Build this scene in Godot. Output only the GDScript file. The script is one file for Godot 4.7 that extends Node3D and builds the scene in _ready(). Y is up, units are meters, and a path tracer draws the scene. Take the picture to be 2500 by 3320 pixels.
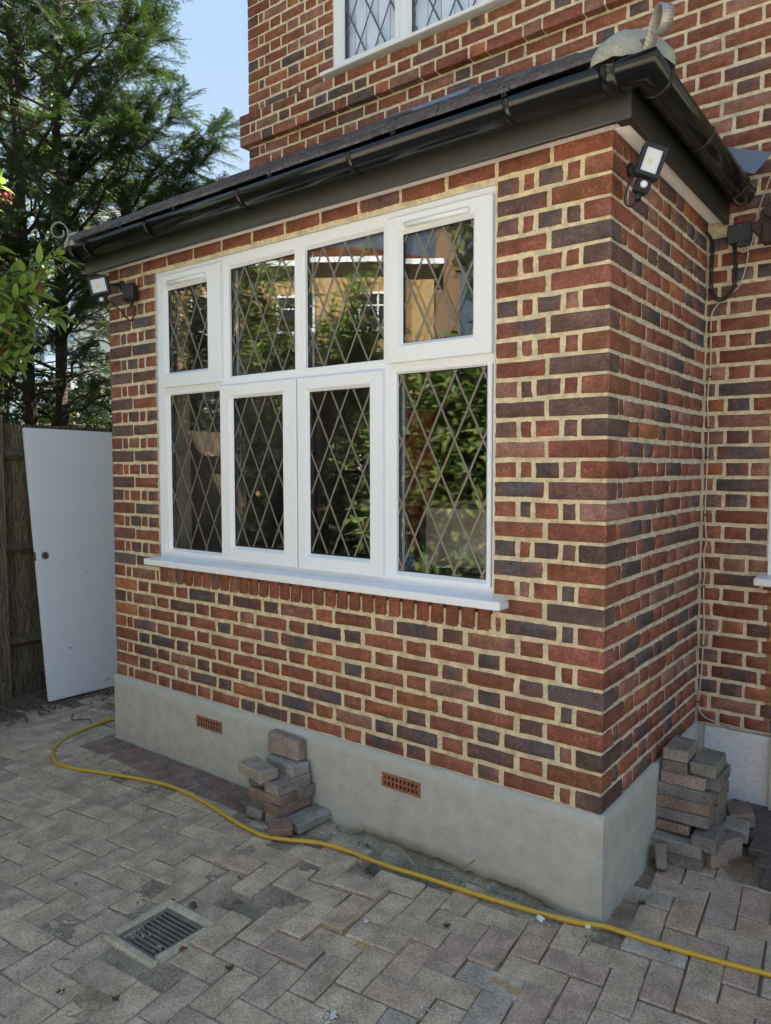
extends Node3D
# A brick extension with a leaded white window, its paved forecourt, a yew behind a fence.
const CAM := Vector3(0.9504, 1.6317, 2.5088)
const YAW := 0.6532
const PITCH := -0.0601
const FOV := 69.4
const WALL_L := -3.013      # left end of the extension's front wall (its right corner is x = 0, z = 0)
const HOUSE_Z := -1.24      # face of the house wall
const BASE := 0.385         # top of the rendered plinth, where brickwork starts
var rng := RandomNumberGenerator.new()
var M := {}                 # materials
var used := {}              # names taken at top level
var cache := {}             # shared meshes
var counts := {}            # names taken under each parent

# ---------------------------------------------------------------- mesh collector
class MB:
	var st := SurfaceTool.new()
	func _init(smooth := false):
		st.begin(Mesh.PRIMITIVE_TRIANGLES)
		st.set_smooth_group(0 if smooth else -1)
	func tri(a: Vector3, b: Vector3, c: Vector3, n: Vector3, col := Color.WHITE, ca = null, cb = null, cc = null):
		if (b - a).cross(c - a).dot(n) > 0.0:
			var t := b; b = c; c = t
			var tc = cb; cb = cc; cc = tc
		st.set_color(col if ca == null else ca); st.add_vertex(a)
		st.set_color(col if cb == null else cb); st.add_vertex(b)
		st.set_color(col if cc == null else cc); st.add_vertex(c)
	func quad(a: Vector3, b: Vector3, c: Vector3, d: Vector3, n: Vector3, col := Color.WHITE):
		tri(a, b, c, n, col); tri(a, c, d, n, col)
	func box(lo: Vector3, hi: Vector3, col := Color.WHITE, xf := Transform3D.IDENTITY):
		var p := []
		for i in 8: p.append(xf * Vector3(hi.x if i & 1 else lo.x, hi.y if i & 2 else lo.y, hi.z if i & 4 else lo.z))
		var b := xf.basis
		quad(p[1], p[3], p[7], p[5], b.x, col); quad(p[0], p[2], p[6], p[4], -b.x, col)
		quad(p[2], p[3], p[7], p[6], b.y, col); quad(p[0], p[1], p[5], p[4], -b.y, col)
		quad(p[4], p[5], p[7], p[6], b.z, col); quad(p[0], p[1], p[3], p[2], -b.z, col)
	# a box with chamfered, slightly uneven edges: 44 triangles
	func cbox(size: Vector3, bev: float, xf := Transform3D.IDENTITY, col := Color.WHITE, jit := 0.0, r: RandomNumberGenerator = null, vary := 0.0):
		var v := {}
		var cols := {}
		for i in 8:
			var s := Vector3(1 if i & 1 else -1, 1 if i & 2 else -1, 1 if i & 4 else -1)
			var h := size / 2
			var j := Vector3.ZERO
			var c := col
			if r:
				j = Vector3(r.randf_range(-jit, jit), r.randf_range(-jit, jit), r.randf_range(-jit, jit))
				var k := 1.0 + r.randf_range(-vary, vary)
				c = Color(col.r * k, col.g * k, col.b * k)
			var b0 := bev
			if r and jit > 0.0: b0 = bev * r.randf_range(0.6, 1.5)
			v[i] = [xf * (Vector3(s.x * h.x, s.y * (h.y - b0), s.z * (h.z - b0)) + j), xf * (Vector3(s.x * (h.x - b0), s.y * h.y, s.z * (h.z - b0)) + j), xf * (Vector3(s.x * (h.x - b0), s.y * (h.y - b0), s.z * h.z) + j)]
			cols[i] = c
		var cen := xf.origin
		for ax in 3:
			var bit := 1 << ax
			var o1 := 1 << ((ax + 1) % 3)
			var o2 := 1 << ((ax + 2) % 3)
			for side in [0, bit]:
				var q := [side, side | o1, side | o1 | o2, side | o2]
				var n: Vector3 = (v[q[0]][ax] + v[q[2]][ax]) / 2 - cen
				tri(v[q[0]][ax], v[q[1]][ax], v[q[2]][ax], n, col, cols[q[0]], cols[q[1]], cols[q[2]])
				tri(v[q[0]][ax], v[q[2]][ax], v[q[3]][ax], n, col, cols[q[0]], cols[q[2]], cols[q[3]])
			var a1 := (ax + 1) % 3
			var a2 := (ax + 2) % 3
			for s1 in [0, o1]:
				for s2 in [0, o2]:
					var i0: int = s1 | s2
					var i1: int = i0 | bit
					var n2: Vector3 = (v[i0][a1] + v[i1][a2]) / 2 - cen
					tri(v[i0][a1], v[i1][a1], v[i1][a2], n2, col, cols[i0], cols[i1], cols[i1])
					tri(v[i0][a1], v[i1][a2], v[i0][a2], n2, col, cols[i0], cols[i1], cols[i0])
		for i in 8: tri(v[i][0], v[i][1], v[i][2], v[i][0] - cen, cols[i])
	func tube(pts: Array, rad, sides := 8, col := Color.WHITE, caps := true):
		var n := pts.size()
		var rings := []
		var up := Vector3.UP
		for i in n:
			var t: Vector3 = (pts[mini(i + 1, n - 1)] - pts[maxi(i - 1, 0)]).normalized()
			if absf(t.dot(up)) > 0.95: up = Vector3.RIGHT if absf(t.x) < 0.8 else Vector3.BACK
			var x := up.cross(t).normalized()
			var y := t.cross(x).normalized()
			up = y
			var rr: float = rad[i] if rad is Array else rad
			var ring := []
			for k in sides:
				var a := TAU * k / sides
				ring.append(pts[i] + (x * cos(a) + y * sin(a)) * rr)
			rings.append(ring)
		for i in n - 1:
			var mid: Vector3 = (pts[i] + pts[i + 1]) / 2
			for k in sides:
				var l := (k + 1) % sides
				quad(rings[i][k], rings[i][l], rings[i + 1][l], rings[i + 1][k], (rings[i][k] + rings[i + 1][l]) / 2 - mid, col)
		if caps:
			for k in range(1, sides - 1):
				tri(rings[0][0], rings[0][k], rings[0][k + 1], pts[0] - pts[1], col)
				tri(rings[n - 1][0], rings[n - 1][k], rings[n - 1][k + 1], pts[n - 1] - pts[n - 2], col)
	func done(m: Material = null) -> ArrayMesh:
		st.generate_normals()
		var a := st.commit()
		if m and a.get_surface_count() > 0: a.surface_set_material(0, m)
		return a

# ---------------------------------------------------------------- naming and the tree of objects
func numbered(n: String) -> String:
	if not used.has(n):
		used[n] = 0
		return n
	used[n] += 1
	return "%s_%03d" % [n, used[n]]

func tag(o: Node, label := "", category := "", group := "", kind := ""):
	if label: o.set_meta("label", label)
	if category: o.set_meta("category", category)
	if group: o.set_meta("group", group)
	if kind: o.set_meta("kind", kind)
	return o

func obj(called: String, mesh: Mesh, mat = null, parent: Node3D = null, at := Vector3.ZERO) -> MeshInstance3D:
	var o := MeshInstance3D.new()
	o.mesh = mesh
	if mat: o.material_override = mat
	o.position = at
	if parent == null:
		o.name = numbered(called); add_child(o)
	else:
		var k := called
		var cnt: Dictionary = counts.get_or_add(parent.get_instance_id(), {})
		if cnt.has(called): k = "%s_%03d" % [called, cnt[called]]
		cnt[called] = cnt.get(called, 0) + 1
		o.name = k
		parent.add_child(o, true)
	return o

func thing(called: String, label: String, category: String, at := Vector3.ZERO, group := "") -> Node3D:
	var o := Node3D.new()
	o.name = numbered(called); add_child(o)
	o.position = at
	tag(o, label, category, group)
	return o

# where a point lands in the 771 x 1024 picture; decides only how finely something is split
func lands(p: Vector3) -> Vector3:
	var b := Basis.from_euler(Vector3(PITCH, YAW, 0))
	var q := b.transposed() * (p - CAM)
	if q.z > -0.1: return Vector3(-9999, -9999, 0)
	var f := 512.0 / tan(deg_to_rad(FOV) / 2)
	return Vector3(385.5 + f * q.x / -q.z, 512.0 - f * q.y / -q.z, -q.z)
func in_frame(p: Vector3, m := 12.0) -> bool:
	var q := lands(p)
	return q.z > 0 and q.x > -m and q.x < 771 + m and q.y > -m and q.y < 1024 + m

# ---------------------------------------------------------------- textures
func nz(size: int, freq: float, sd: int, oct := 4, type := FastNoiseLite.TYPE_SIMPLEX_SMOOTH) -> PackedByteArray:
	var n := FastNoiseLite.new()
	n.noise_type = type; n.frequency = freq; n.seed = sd
	n.fractal_octaves = oct
	if oct <= 1: n.fractal_type = FastNoiseLite.FRACTAL_NONE
	var im := n.get_seamless_image(size, size)
	im.convert(Image.FORMAT_L8)
	return im.get_data()

func tex(size: int, data: PackedByteArray, fmt := Image.FORMAT_RGB8) -> ImageTexture:
	var im := Image.create_from_data(size, size, false, fmt, data)
	im.generate_mipmaps()
	return ImageTexture.create_from_image(im)

# greyish multiplier with mottling, dark pits, pale smears; amp sets the strength
func mottle(size: int, sd: int, base: float, broad: float, mid: float, fine: float, pits := 0.0, smear := 0.0, warm := 0.0) -> ImageTexture:
	var a := nz(size, 0.008, sd); var b := nz(size, 0.04, sd + 1); var c := nz(size, 0.2, sd + 2, 2); var d := nz(size, 0.012, sd + 3, 5)
	var out := PackedByteArray(); out.resize(size * size * 3)
	for i in size * size:
		var v := base + (a[i] - 128) / 255.0 * broad + (b[i] - 128) / 255.0 * mid + (c[i] - 128) / 255.0 * fine
		if pits > 0.0 and c[i] < 62: v *= 1.0 - pits
		var w := 0.0
		if smear > 0.0:
			w = clampf((d[i] - 165) / 40.0, 0, 1) * clampf((b[i] - 105) / 60.0, 0, 1) * smear
			v += w
		var t := (d[i] - 128) / 255.0 * warm
		out[i * 3] = clampi(int(255 * (v + t)), 0, 255)
		out[i * 3 + 1] = clampi(int(255 * (v + w * 0.2)), 0, 255)
		out[i * 3 + 2] = clampi(int(255 * (v - t + w * 0.3)), 0, 255)
	return tex(size, out)

# exposed aggregate: a gritty base with pale and dark stones of a few millimetres
func aggregate(size: int, sd: int, n_pale: int, n_dark: int) -> ImageTexture:
	var r := RandomNumberGenerator.new(); r.seed = sd
	var a := nz(size, 0.006, sd); var b := nz(size, 0.05, sd + 1); var c := nz(size, 0.3, sd + 2, 1)
	var out := PackedByteArray(); out.resize(size * size * 3)
	for i in size * size:
		var v := 0.79 + (a[i] - 128) / 255.0 * 0.22 + (b[i] - 128) / 255.0 * 0.22 + (c[i] - 128) / 255.0 * 0.26
		var t := (a[(i * 7) % (size * size)] - 128) / 255.0 * 0.02
		out[i * 3] = clampi(int(255 * (v + t)), 0, 255); out[i * 3 + 1] = clampi(int(255 * v), 0, 255); out[i * 3 + 2] = clampi(int(255 * (v - 0.012 - t)), 0, 255)
	for k in n_pale + n_dark:
		var x := r.randi_range(0, size - 1); var y := r.randi_range(0, size - 1)
		var pale := k < n_pale
		var rad := r.randf_range(0.8, 2.6) if pale else r.randf_range(0.8, 2.2)
		var el := r.randf_range(0.5, 1.0)
		var an := r.randf_range(0, PI)
		var br := r.randf_range(0.74, 1.0) if pale else r.randf_range(0.28, 0.5)
		var wm := r.randf_range(-0.02, 0.05)
		var ri := int(ceil(rad))
		for dy in range(-ri, ri + 1):
			for dx in range(-ri, ri + 1):
				var u := (dx * cos(an) + dy * sin(an)); var w := (-dx * sin(an) + dy * cos(an)) / el
				if u * u + w * w > rad * rad: continue
				var p := (posmod(y + dy, size) * size + posmod(x + dx, size)) * 3
				out[p] = clampi(int(255 * (br + wm)), 0, 255); out[p + 1] = clampi(int(255 * br), 0, 255); out[p + 2] = clampi(int(255 * (br - wm)), 0, 255)
	return tex(size, out)

func grain(size: int, sd: int) -> ImageTexture:
	var n := FastNoiseLite.new(); n.seed = sd; n.frequency = 0.02; n.fractal_octaves = 4
	var k := FastNoiseLite.new(); k.seed = sd + 5; k.frequency = 0.01
	var out := PackedByteArray(); out.resize(size * size * 3)
	for y in size:
		for x in size:
			var bend := k.get_noise_2d(x * 1.5, y * 0.4) * 22.0
			var v := 0.72 + n.get_noise_2d((x + bend) * 5.0, y * 0.22) * 0.36 + n.get_noise_2d(x * 22.0, y * 1.2) * 0.12
			var i := (y * size + x) * 3
			out[i] = clampi(int(255 * v), 0, 255); out[i + 1] = clampi(int(255 * v * 0.985), 0, 255); out[i + 2] = clampi(int(255 * v * 0.96), 0, 255)
	return tex(size, out)

func height_tex(size: int, sd: int, f1: float, f2: float, k: float) -> ImageTexture:
	var a := nz(size, f1, sd); var b := nz(size, f2, sd + 1, 3)
	var out := PackedByteArray(); out.resize(size * size)
	for i in size * size: out[i] = clampi(int(a[i] * (1.0 - k) + b[i] * k), 0, 255)
	return tex(size, out, Image.FORMAT_L8)

func lin(r: float, g: float, b: float) -> Color: return Color(r, g, b).linear_to_srgb()

func mat(called: String, col: Color, rough := 0.8, t: Texture2D = null, scale := 1.0, h: Texture2D = null, hs := 0.0, vert := false, metal := 0.0, spec := 0.5) -> StandardMaterial3D:
	var m := StandardMaterial3D.new()
	m.resource_name = called
	m.albedo_color = col; m.roughness = rough; m.metallic = metal; m.metallic_specular = spec
	m.vertex_color_use_as_albedo = vert
	if t: m.albedo_texture = t
	if h:
		m.heightmap_enabled = true; m.heightmap_texture = h; m.heightmap_scale = hs
	if t or h:
		m.uv1_triplanar = true; m.uv1_world_triplanar = true
		m.uv1_scale = Vector3.ONE * scale
	M[called] = m
	return m

func materials():
	var t_brick := mottle(512, 11, 0.86, 0.20, 0.26, 0.26, 0.5, 0.26)
	var h_brick := height_tex(512, 21, 0.05, 0.25, 0.5)
	var t_mortar := mottle(512, 31, 0.93, 0.24, 0.16, 0.14, 0.25, 0.08, 0.09)
	var t_agg := aggregate(1024, 41, 15000, 9000)
	var h_agg := height_tex(512, 51, 0.08, 0.35, 0.55)
	var t_cem := mottle(1024, 61, 0.93, 0.10, 0.04, 0.06, 0.12, 0.02, 0.02)
	var h_cem := height_tex(512, 71, 0.02, 0.3, 0.4)
	var t_wood := grain(512, 81)
	var t_soil := aggregate(512, 91, 900, 3500)
	var t_plain := mottle(512, 101, 0.97, 0.08, 0.05, 0.02)
	mat("brick", Color.WHITE, 0.88, t_brick, 3.1, h_brick, 0.28, true, 0.0, 0.35)
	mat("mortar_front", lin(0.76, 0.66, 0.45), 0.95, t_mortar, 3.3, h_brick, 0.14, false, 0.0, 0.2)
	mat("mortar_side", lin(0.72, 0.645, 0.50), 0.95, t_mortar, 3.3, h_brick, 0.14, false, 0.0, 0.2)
	mat("mortar_house", lin(0.76, 0.68, 0.49), 0.95, t_mortar, 3.3, h_brick, 0.12, false, 0.0, 0.2)
	mat("paver", Color.WHITE, 0.9, t_agg, 1.25, h_agg, 0.22, true, 0.0, 0.3)
	mat("bedding", Color.WHITE, 0.97, t_soil, 2.2, h_agg, 0.3, true, 0.0, 0.15)
	mat("render", lin(0.56, 0.55, 0.49), 0.9, t_cem, 1.1, h_cem, 0.07, false, 0.0, 0.25)
	mat("footing", lin(0.22, 0.24, 0.26), 0.9, t_cem, 2.0, h_cem, 0.2)
	mat("upvc", lin(0.79, 0.825, 0.87), 0.3, null, 1, null, 0, false, 0.0, 0.5)
	mat("upvc_old", lin(0.76, 0.79, 0.83), 0.38)
	mat("weld", lin(0.48, 0.50, 0.53), 0.6)
	mat("gasket", lin(0.01, 0.01, 0.012), 0.6)
	mat("lead", lin(0.20, 0.185, 0.16), 0.42, null, 1, null, 0, false, 0.55)
	mat("lead_up", lin(0.10, 0.11, 0.13), 0.5, null, 1, null, 0, false, 0.2)
	mat("black_gloss", lin(0.008, 0.008, 0.009), 0.16, null, 1, h_cem, 0.02, false, 0.0, 0.5)
	mat("black_board", lin(0.024, 0.024, 0.022), 0.42, null, 5, h_brick, 0.06, false, 0.0, 0.9)
	mat("black_matt", lin(0.012, 0.012, 0.013), 0.5)
	mat("soffit_white", lin(0.84, 0.82, 0.79), 0.55)
	mat("roof_tile", Color.WHITE, 0.8, t_brick, 2.3, h_brick, 0.12, true, 0.0, 0.3)
	mat("flashing", lin(0.20, 0.24, 0.31), 0.45, t_plain, 2.0, h_cem, 0.15, false, 0.35)
	mat("galv", lin(0.42, 0.42, 0.39), 0.5, t_cem, 6.0, null, 0, false, 0.6)
	mat("hip_mortar", lin(0.56, 0.56, 0.50), 0.95, t_agg, 2.2, h_agg, 0.5)
	mat("terracotta", lin(0.42, 0.17, 0.09), 0.85, t_brick, 4.0, h_brick, 0.1)
	mat("dark_hole", lin(0.012, 0.008, 0.006), 0.95)
	mat("door_white", lin(0.80, 0.84, 0.91), 0.42)
	mat("scuff", lin(0.35, 0.35, 0.36), 0.8)
	mat("chipboard", lin(0.16, 0.10, 0.07), 0.8)
	mat("brass", lin(0.25, 0.15, 0.09), 0.45, null, 1, null, 0, false, 0.6)
	mat("fence_wood", Color.WHITE, 0.9, t_wood, 1.6, t_wood, 0.15, true, 0.0, 0.2)
	mat("timber_brown", lin(0.085, 0.045, 0.035), 0.7, t_wood, 2.0)
	mat("hose", lin(0.62, 0.40, 0.035), 0.42, t_plain, 6.0, h_cem, 0.05)
	mat("cable_black", lin(0.012, 0.012, 0.013), 0.4)
	mat("cable_white", lin(0.50, 0.46, 0.41), 0.5)
	mat("box_grey", lin(0.045, 0.055, 0.06), 0.55)
	mat("lamp_body", lin(0.014, 0.015, 0.017), 0.45, null, 1, h_cem, 0.02)
	mat("lamp_glass", lin(0.68, 0.70, 0.72), 0.25)
	mat("lamp_chip", lin(0.66, 0.58, 0.38), 0.5)
	mat("sensor_dome", lin(0.72, 0.76, 0.84), 0.25)
	mat("bark", lin(0.075, 0.052, 0.042), 0.95, t_wood, 2.2, t_wood, 1.2)
	mat("iron", lin(0.27, 0.24, 0.205), 0.8, t_brick, 4.0, h_brick, 0.25, false, 0.0)
	mat("surround", lin(0.78, 0.70, 0.52), 0.95, t_agg, 1.8, h_agg, 0.3)
	mat("pebble", Color.WHITE, 0.85, t_plain, 8.0, null, 0, true)
	mat("dead_leaf", Color.WHITE, 0.85, null, 1, null, 0, true)
	mat("white_paint", lin(0.84, 0.84, 0.84), 0.9, t_cem, 3.0, h_brick, 0.1)
	mat("paint_spot", lin(0.75, 0.77, 0.80), 0.6)
	mat("white_plastic", lin(0.72, 0.74, 0.80), 0.4)
	mat("room_wall", lin(0.20, 0.185, 0.17), 0.9)
	mat("room_dark", lin(0.06, 0.055, 0.055), 0.9)
	mat("curtain_red", lin(0.20, 0.03, 0.025), 0.9)
	mat("blind", lin(0.78, 0.86, 0.98), 0.8)
	mat("cup_blue", lin(0.05, 0.13, 0.30), 0.4)
	mat("board_cream", lin(0.30, 0.26, 0.20), 0.7)
	mat("stock_brick", lin(0.52, 0.35, 0.15), 0.9, t_brick, 1.2, h_brick, 0.1)
	mat("chimney_brick", lin(0.26, 0.17, 0.09), 0.9, t_brick, 1.6, h_brick, 0.3)
	mat("red_roof", Color.WHITE, 0.9, t_brick, 1.0, null, 0, true)
	mat("slate", Color.WHITE, 0.7, t_brick, 1.0, null, 0, true)
	mat("pale_render", lin(0.70, 0.68, 0.66), 0.9, t_plain, 0.5)
	mat("lawn", lin(0.10, 0.13, 0.04), 0.95, t_soil, 0.6)
	mat("asphalt", lin(0.06, 0.06, 0.06), 0.95, t_agg, 0.8)
	mat("window_dark", lin(0.03, 0.035, 0.04), 0.08)
	var g := mat("glass", Color(0, 0, 0, 0.015), 0.0)
	g.transparency = BaseMaterial3D.TRANSPARENCY_ALPHA
	for k in [["needle", 0.029, 0.050, 0.024, 0.5], ["leaf_shrub", 0.21, 0.30, 0.075, 0.36], ["leaf_far", 0.085, 0.115, 0.028, 0.5], ["leaf_dark", 0.020, 0.034, 0.013, 0.55], ["leaf_big", 0.12, 0.18, 0.05, 0.45], ["petal", 0.22, 0.035, 0.06, 0.7]]:
		var m := mat(k[0], Color.WHITE, k[4], null, 1, null, 0, true, 0.0, 0.4)
		m.backlight_enabled = true
		m.backlight = lin(0.55, 0.6, 0.25)
		m.set_meta("base", Color(k[1], k[2], k[3]))

# ---------------------------------------------------------------- bricks
const TONE := {"r": [0.315, 0.122, 0.082], "R": [0.355, 0.142, 0.090], "p": [0.38, 0.19, 0.145], "b": [0.205, 0.130, 0.112], "d": [0.150, 0.134, 0.134], "o": [0.40, 0.155, 0.085]}
func tone_at(tone: String, u: float, v: float, ph: float, r: RandomNumberGenerator) -> Color:
	var k := r.randf_range(0.82, 1.2)
	if tone == "m" or tone == "d" or tone == "b":
		var red := Color(TONE.r[0], TONE.r[1], TONE.r[2])
		var deep := Color(0.140, 0.124, 0.126) if tone != "b" else Color(0.195, 0.126, 0.110)
		var w := 1.0 - smoothstep(0.25, 0.95, absf(u - ph) + absf(v) * 0.15)
		if tone == "d": w = clampf(w + 0.45 + r.randf_range(-0.15, 0.25), 0, 1)
		if tone == "b": w = clampf(w + 0.55 + r.randf_range(-0.2, 0.2), 0, 1)
		if tone == "m": w = clampf(w * 1.15 + r.randf_range(-0.1, 0.1), 0, 1)
		var c := red.lerp(deep, w)
		return Color(c.r * k, c.g * k, c.b * k)
	var t: Array = TONE[tone]
	return Color(t[0] * k, t[1] * r.randf_range(0.92, 1.1) * k, t[2] * r.randf_range(0.88, 1.12) * k)

# face of a brick in the plane z = 0, its rounded edges running back into the mortar
func brick_mesh(w: float, h: float, tone: String, variant: int) -> ArrayMesh:
	var key := "b_%d_%d_%s_%d" % [roundi(w * 500), roundi(h * 500), tone, variant]
	if cache.has(key): return cache[key]
	var r := RandomNumberGenerator.new(); r.seed = hash(key)
	var nx := 4 if w > 0.15 else 3
	var ny := 3
	if h > 0.08: nx = 3; ny = 4
	var m := MB.new(true)
	var b := 0.0055
	var ph := r.randf_range(-0.45, 0.45)
	var tone_k := r.randf_range(0.85, 1.18)
	var P := []
	var C := []
	for j in ny:
		for i in nx:
			var u := float(i) / (nx - 1) * 2 - 1
			var v := float(j) / (ny - 1) * 2 - 1
			P.append(Vector3(u * (w / 2 - b) + r.randf_range(-0.0024, 0.0024), v * (h / 2 - b) + r.randf_range(-0.0021, 0.0021), r.randf_range(-0.0016, 0.0006)))
			var c := tone_at(tone, u, v, ph, r)
			C.append(Color(c.r * tone_k, c.g * tone_k, c.b * tone_k))
	for j in ny - 1:
		for i in nx - 1:
			var a := j * nx + i
			m.tri(P[a], P[a + 1], P[a + nx + 1], Vector3.BACK, Color.WHITE, C[a], C[a + 1], C[a + nx + 1])
			m.tri(P[a], P[a + nx + 1], P[a + nx], Vector3.BACK, Color.WHITE, C[a], C[a + nx + 1], C[a + nx])
	var ring := []
	for i in nx: ring.append(i)
	for j in range(1, ny): ring.append(j * nx + nx - 1)
	for i in range(nx - 2, -1, -1): ring.append((ny - 1) * nx + i)
	for j in range(ny - 2, 0, -1): ring.append(j * nx)
	var outer := []
	for k in ring:
		var u: float = signf(P[k].x) if absf(P[k].x) > w / 2 - 2.2 * b else 0.0
		var v: float = signf(P[k].y) if absf(P[k].y) > h / 2 - 2.2 * b else 0.0
		outer.append(P[k] + Vector3(u * b, v * b, -0.011))
	for k in ring.size():
		var l := (k + 1) % ring.size()
		var n: Vector3 = Vector3(P[ring[k]].x, P[ring[k]].y, 0).normalized() + Vector3(0, 0, 0.6)
		m.tri(P[ring[k]], P[ring[l]], outer[l], n, Color.WHITE, C[ring[k]], C[ring[l]], C[ring[l]])
		m.tri(P[ring[k]], outer[l], outer[k], n, Color.WHITE, C[ring[k]], C[ring[l]], C[ring[k]])
	cache[key] = m.done(M.brick)
	return cache[key]

# the whole block at a corner, seen on two faces; origin at the outer corner, mid height
func corner_brick(w: float, h: float, d: float, tone: String, variant: int, sx := 1.0) -> ArrayMesh:
	var key := "c_%d_%d_%d_%s_%d_%d" % [roundi(w * 500), roundi(h * 500), roundi(d * 500), tone, variant, int(sx)]
	if cache.has(key): return cache[key]
	var r := RandomNumberGenerator.new(); r.seed = hash(key)
	var m := MB.new()
	var c := tone_at("b" if tone == "m" else tone, 0, 0, 0, r)
	if tone in "dm": c = c.lerp(Color(0.24, 0.10, 0.075), r.randf_range(0.0, 0.5))
	m.cbox(Vector3(w, h, d), 0.0032, Transform3D(Basis.IDENTITY, Vector3(-sx * w / 2, 0, -d / 2)), c, 0.0016, r, 0.30)
	cache[key] = m.done(M.brick)
	return cache[key]

func pick(dark: float, r := rng) -> String:
	var x := r.randf()
	if x < dark * 0.42: return "d"
	if x < dark * 0.75: return "b"
	if x < dark: return "m"
	return ["r", "r", "r", "R", "R", "p"][r.randi_range(0, 5)] if r.randf() < 0.9 else "o"

var pend := []      # bricks waiting to be placed: [parent, mesh, transform, size on screen]
func put(parent: Node3D, mesh: Mesh, xf: Transform3D, size: float):
	var q := lands(xf.origin)
	var s := 0.0
	if in_frame(xf.origin, 30): s = size / q.z
	pend.append([parent, mesh, xf, s])

# the largest in view become parts of their own, the rest one part
func settle(called: String, most := 300):
	var by := {}
	for p in pend: by.get_or_add(p[0], []).append(p)
	for parent in by:
		var L: Array = by[parent]
		L.sort_custom(func(a, b): return a[3] > b[3])
		var rest := SurfaceTool.new()
		var n_rest := 0
		for i in L.size():
			if i < most and L[i][3] > 0.0:
				var o := obj(called, L[i][1], null, parent)
				o.transform = L[i][2]
			else:
				rest.append_from(L[i][1], 0, L[i][2]); n_rest += 1
		if n_rest > 0:
			var o2 := obj(called + "s", rest.commit(), L[0][1].surface_get_material(0), parent)
			o2.set_meta("kind", "stuff")
	pend.clear()

# an uneven sheet of mortar over a rectangle; holes are left out. ax: 0 front (x,y,z=0), 1 side (-z along u, x = 0)
func mortar_sheet(parent: Node3D, called: String, u0: float, u1: float, v0: float, v1: float, step: float, place: Transform3D, m: Material, holes: Array, sd: int, amp := 0.0028, base := -0.0063) -> MeshInstance3D:
	var n := FastNoiseLite.new(); n.seed = sd; n.frequency = 28.0; n.fractal_octaves = 3
	var nu := int(ceil((u1 - u0) / step)); var nv := int(ceil((v1 - v0) / step))
	var verts := PackedVector3Array(); var idx := PackedInt32Array(); var nor := PackedVector3Array()
	verts.resize((nu + 1) * (nv + 1)); nor.resize((nu + 1) * (nv + 1))
	for j in nv + 1:
		for i in nu + 1:
			var u := minf(u0 + i * step, u1); var v := minf(v0 + j * step, v1)
			var e := 0.0001
			var z := base + n.get_noise_2d(u, v) * amp
			verts[j * (nu + 1) + i] = place * Vector3(u, v, z)
			var gx := (n.get_noise_2d(u + 0.003, v) * amp + base - z) / 0.003
			var gy := (n.get_noise_2d(u, v + 0.003) * amp + base - z) / 0.003
			nor[j * (nu + 1) + i] = (place.basis * Vector3(-gx, -gy, 1)).normalized()
	for j in nv:
		for i in nu:
			var cu := u0 + (i + 0.5) * step; var cv := v0 + (j + 0.5) * step
			var skip := false
			for h in holes:
				if cu > h[0] and cu < h[1] and cv > h[2] and cv < h[3]: skip = true; break
			if skip: continue
			var a := j * (nu + 1) + i
			idx.append_array([a, a + nu + 1, a + 1, a + 1, a + nu + 1, a + nu + 2])
	var arr := []; arr.resize(Mesh.ARRAY_MAX)
	arr[Mesh.ARRAY_VERTEX] = verts; arr[Mesh.ARRAY_NORMAL] = nor; arr[Mesh.ARRAY_INDEX] = idx
	var am := ArrayMesh.new(); am.add_surface_from_arrays(Mesh.PRIMITIVE_TRIANGLES, arr)
	return obj(called, am, m, parent)

func cy(n: int) -> float: return (31 - n) * 0.075 + BASE + 0.0375     # middle of course n

# ---------------------------------------------------------------- the extension
const PIER_TONES := {1: "mrdrr", 2: "br", 3: "brdbr", 4: "rd", 5: "rrrrm", 6: "rr", 7: "drdpr", 8: "mm", 9: "rrrrr", 10: "rb", 11: "pbbrr", 12: "bm", 13: "brrbb", 14: "pr", 15: "rrdpr", 16: "dm", 17: "rdrbp", 18: "rr", 19: "drdbb", 20: "dr", 21: "rprdr", 22: "rb"}
const RIGHT_TONES := {23: "pddr", 24: "bprr", 25: "drrr", 26: "rbd", 27: "drdr", 28: "rbr", 29: "ddpb", 30: "brr", 31: "brrb"}
const LEFT_TONES := {1: "mrprb", 2: "br", 3: "rbrbr", 4: "bd", 5: "rdrrb", 6: "dd", 7: "rbdrr", 8: "bb", 9: "rrrbb", 10: "dr", 11: "rrbrb", 12: "bb", 13: "rbprr", 14: "bd", 15: "rrrdr", 16: "dr", 17: "brrrb", 18: "rd", 19: "rrdrb", 20: "pr", 21: "rrbdr", 22: "db"}

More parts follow.
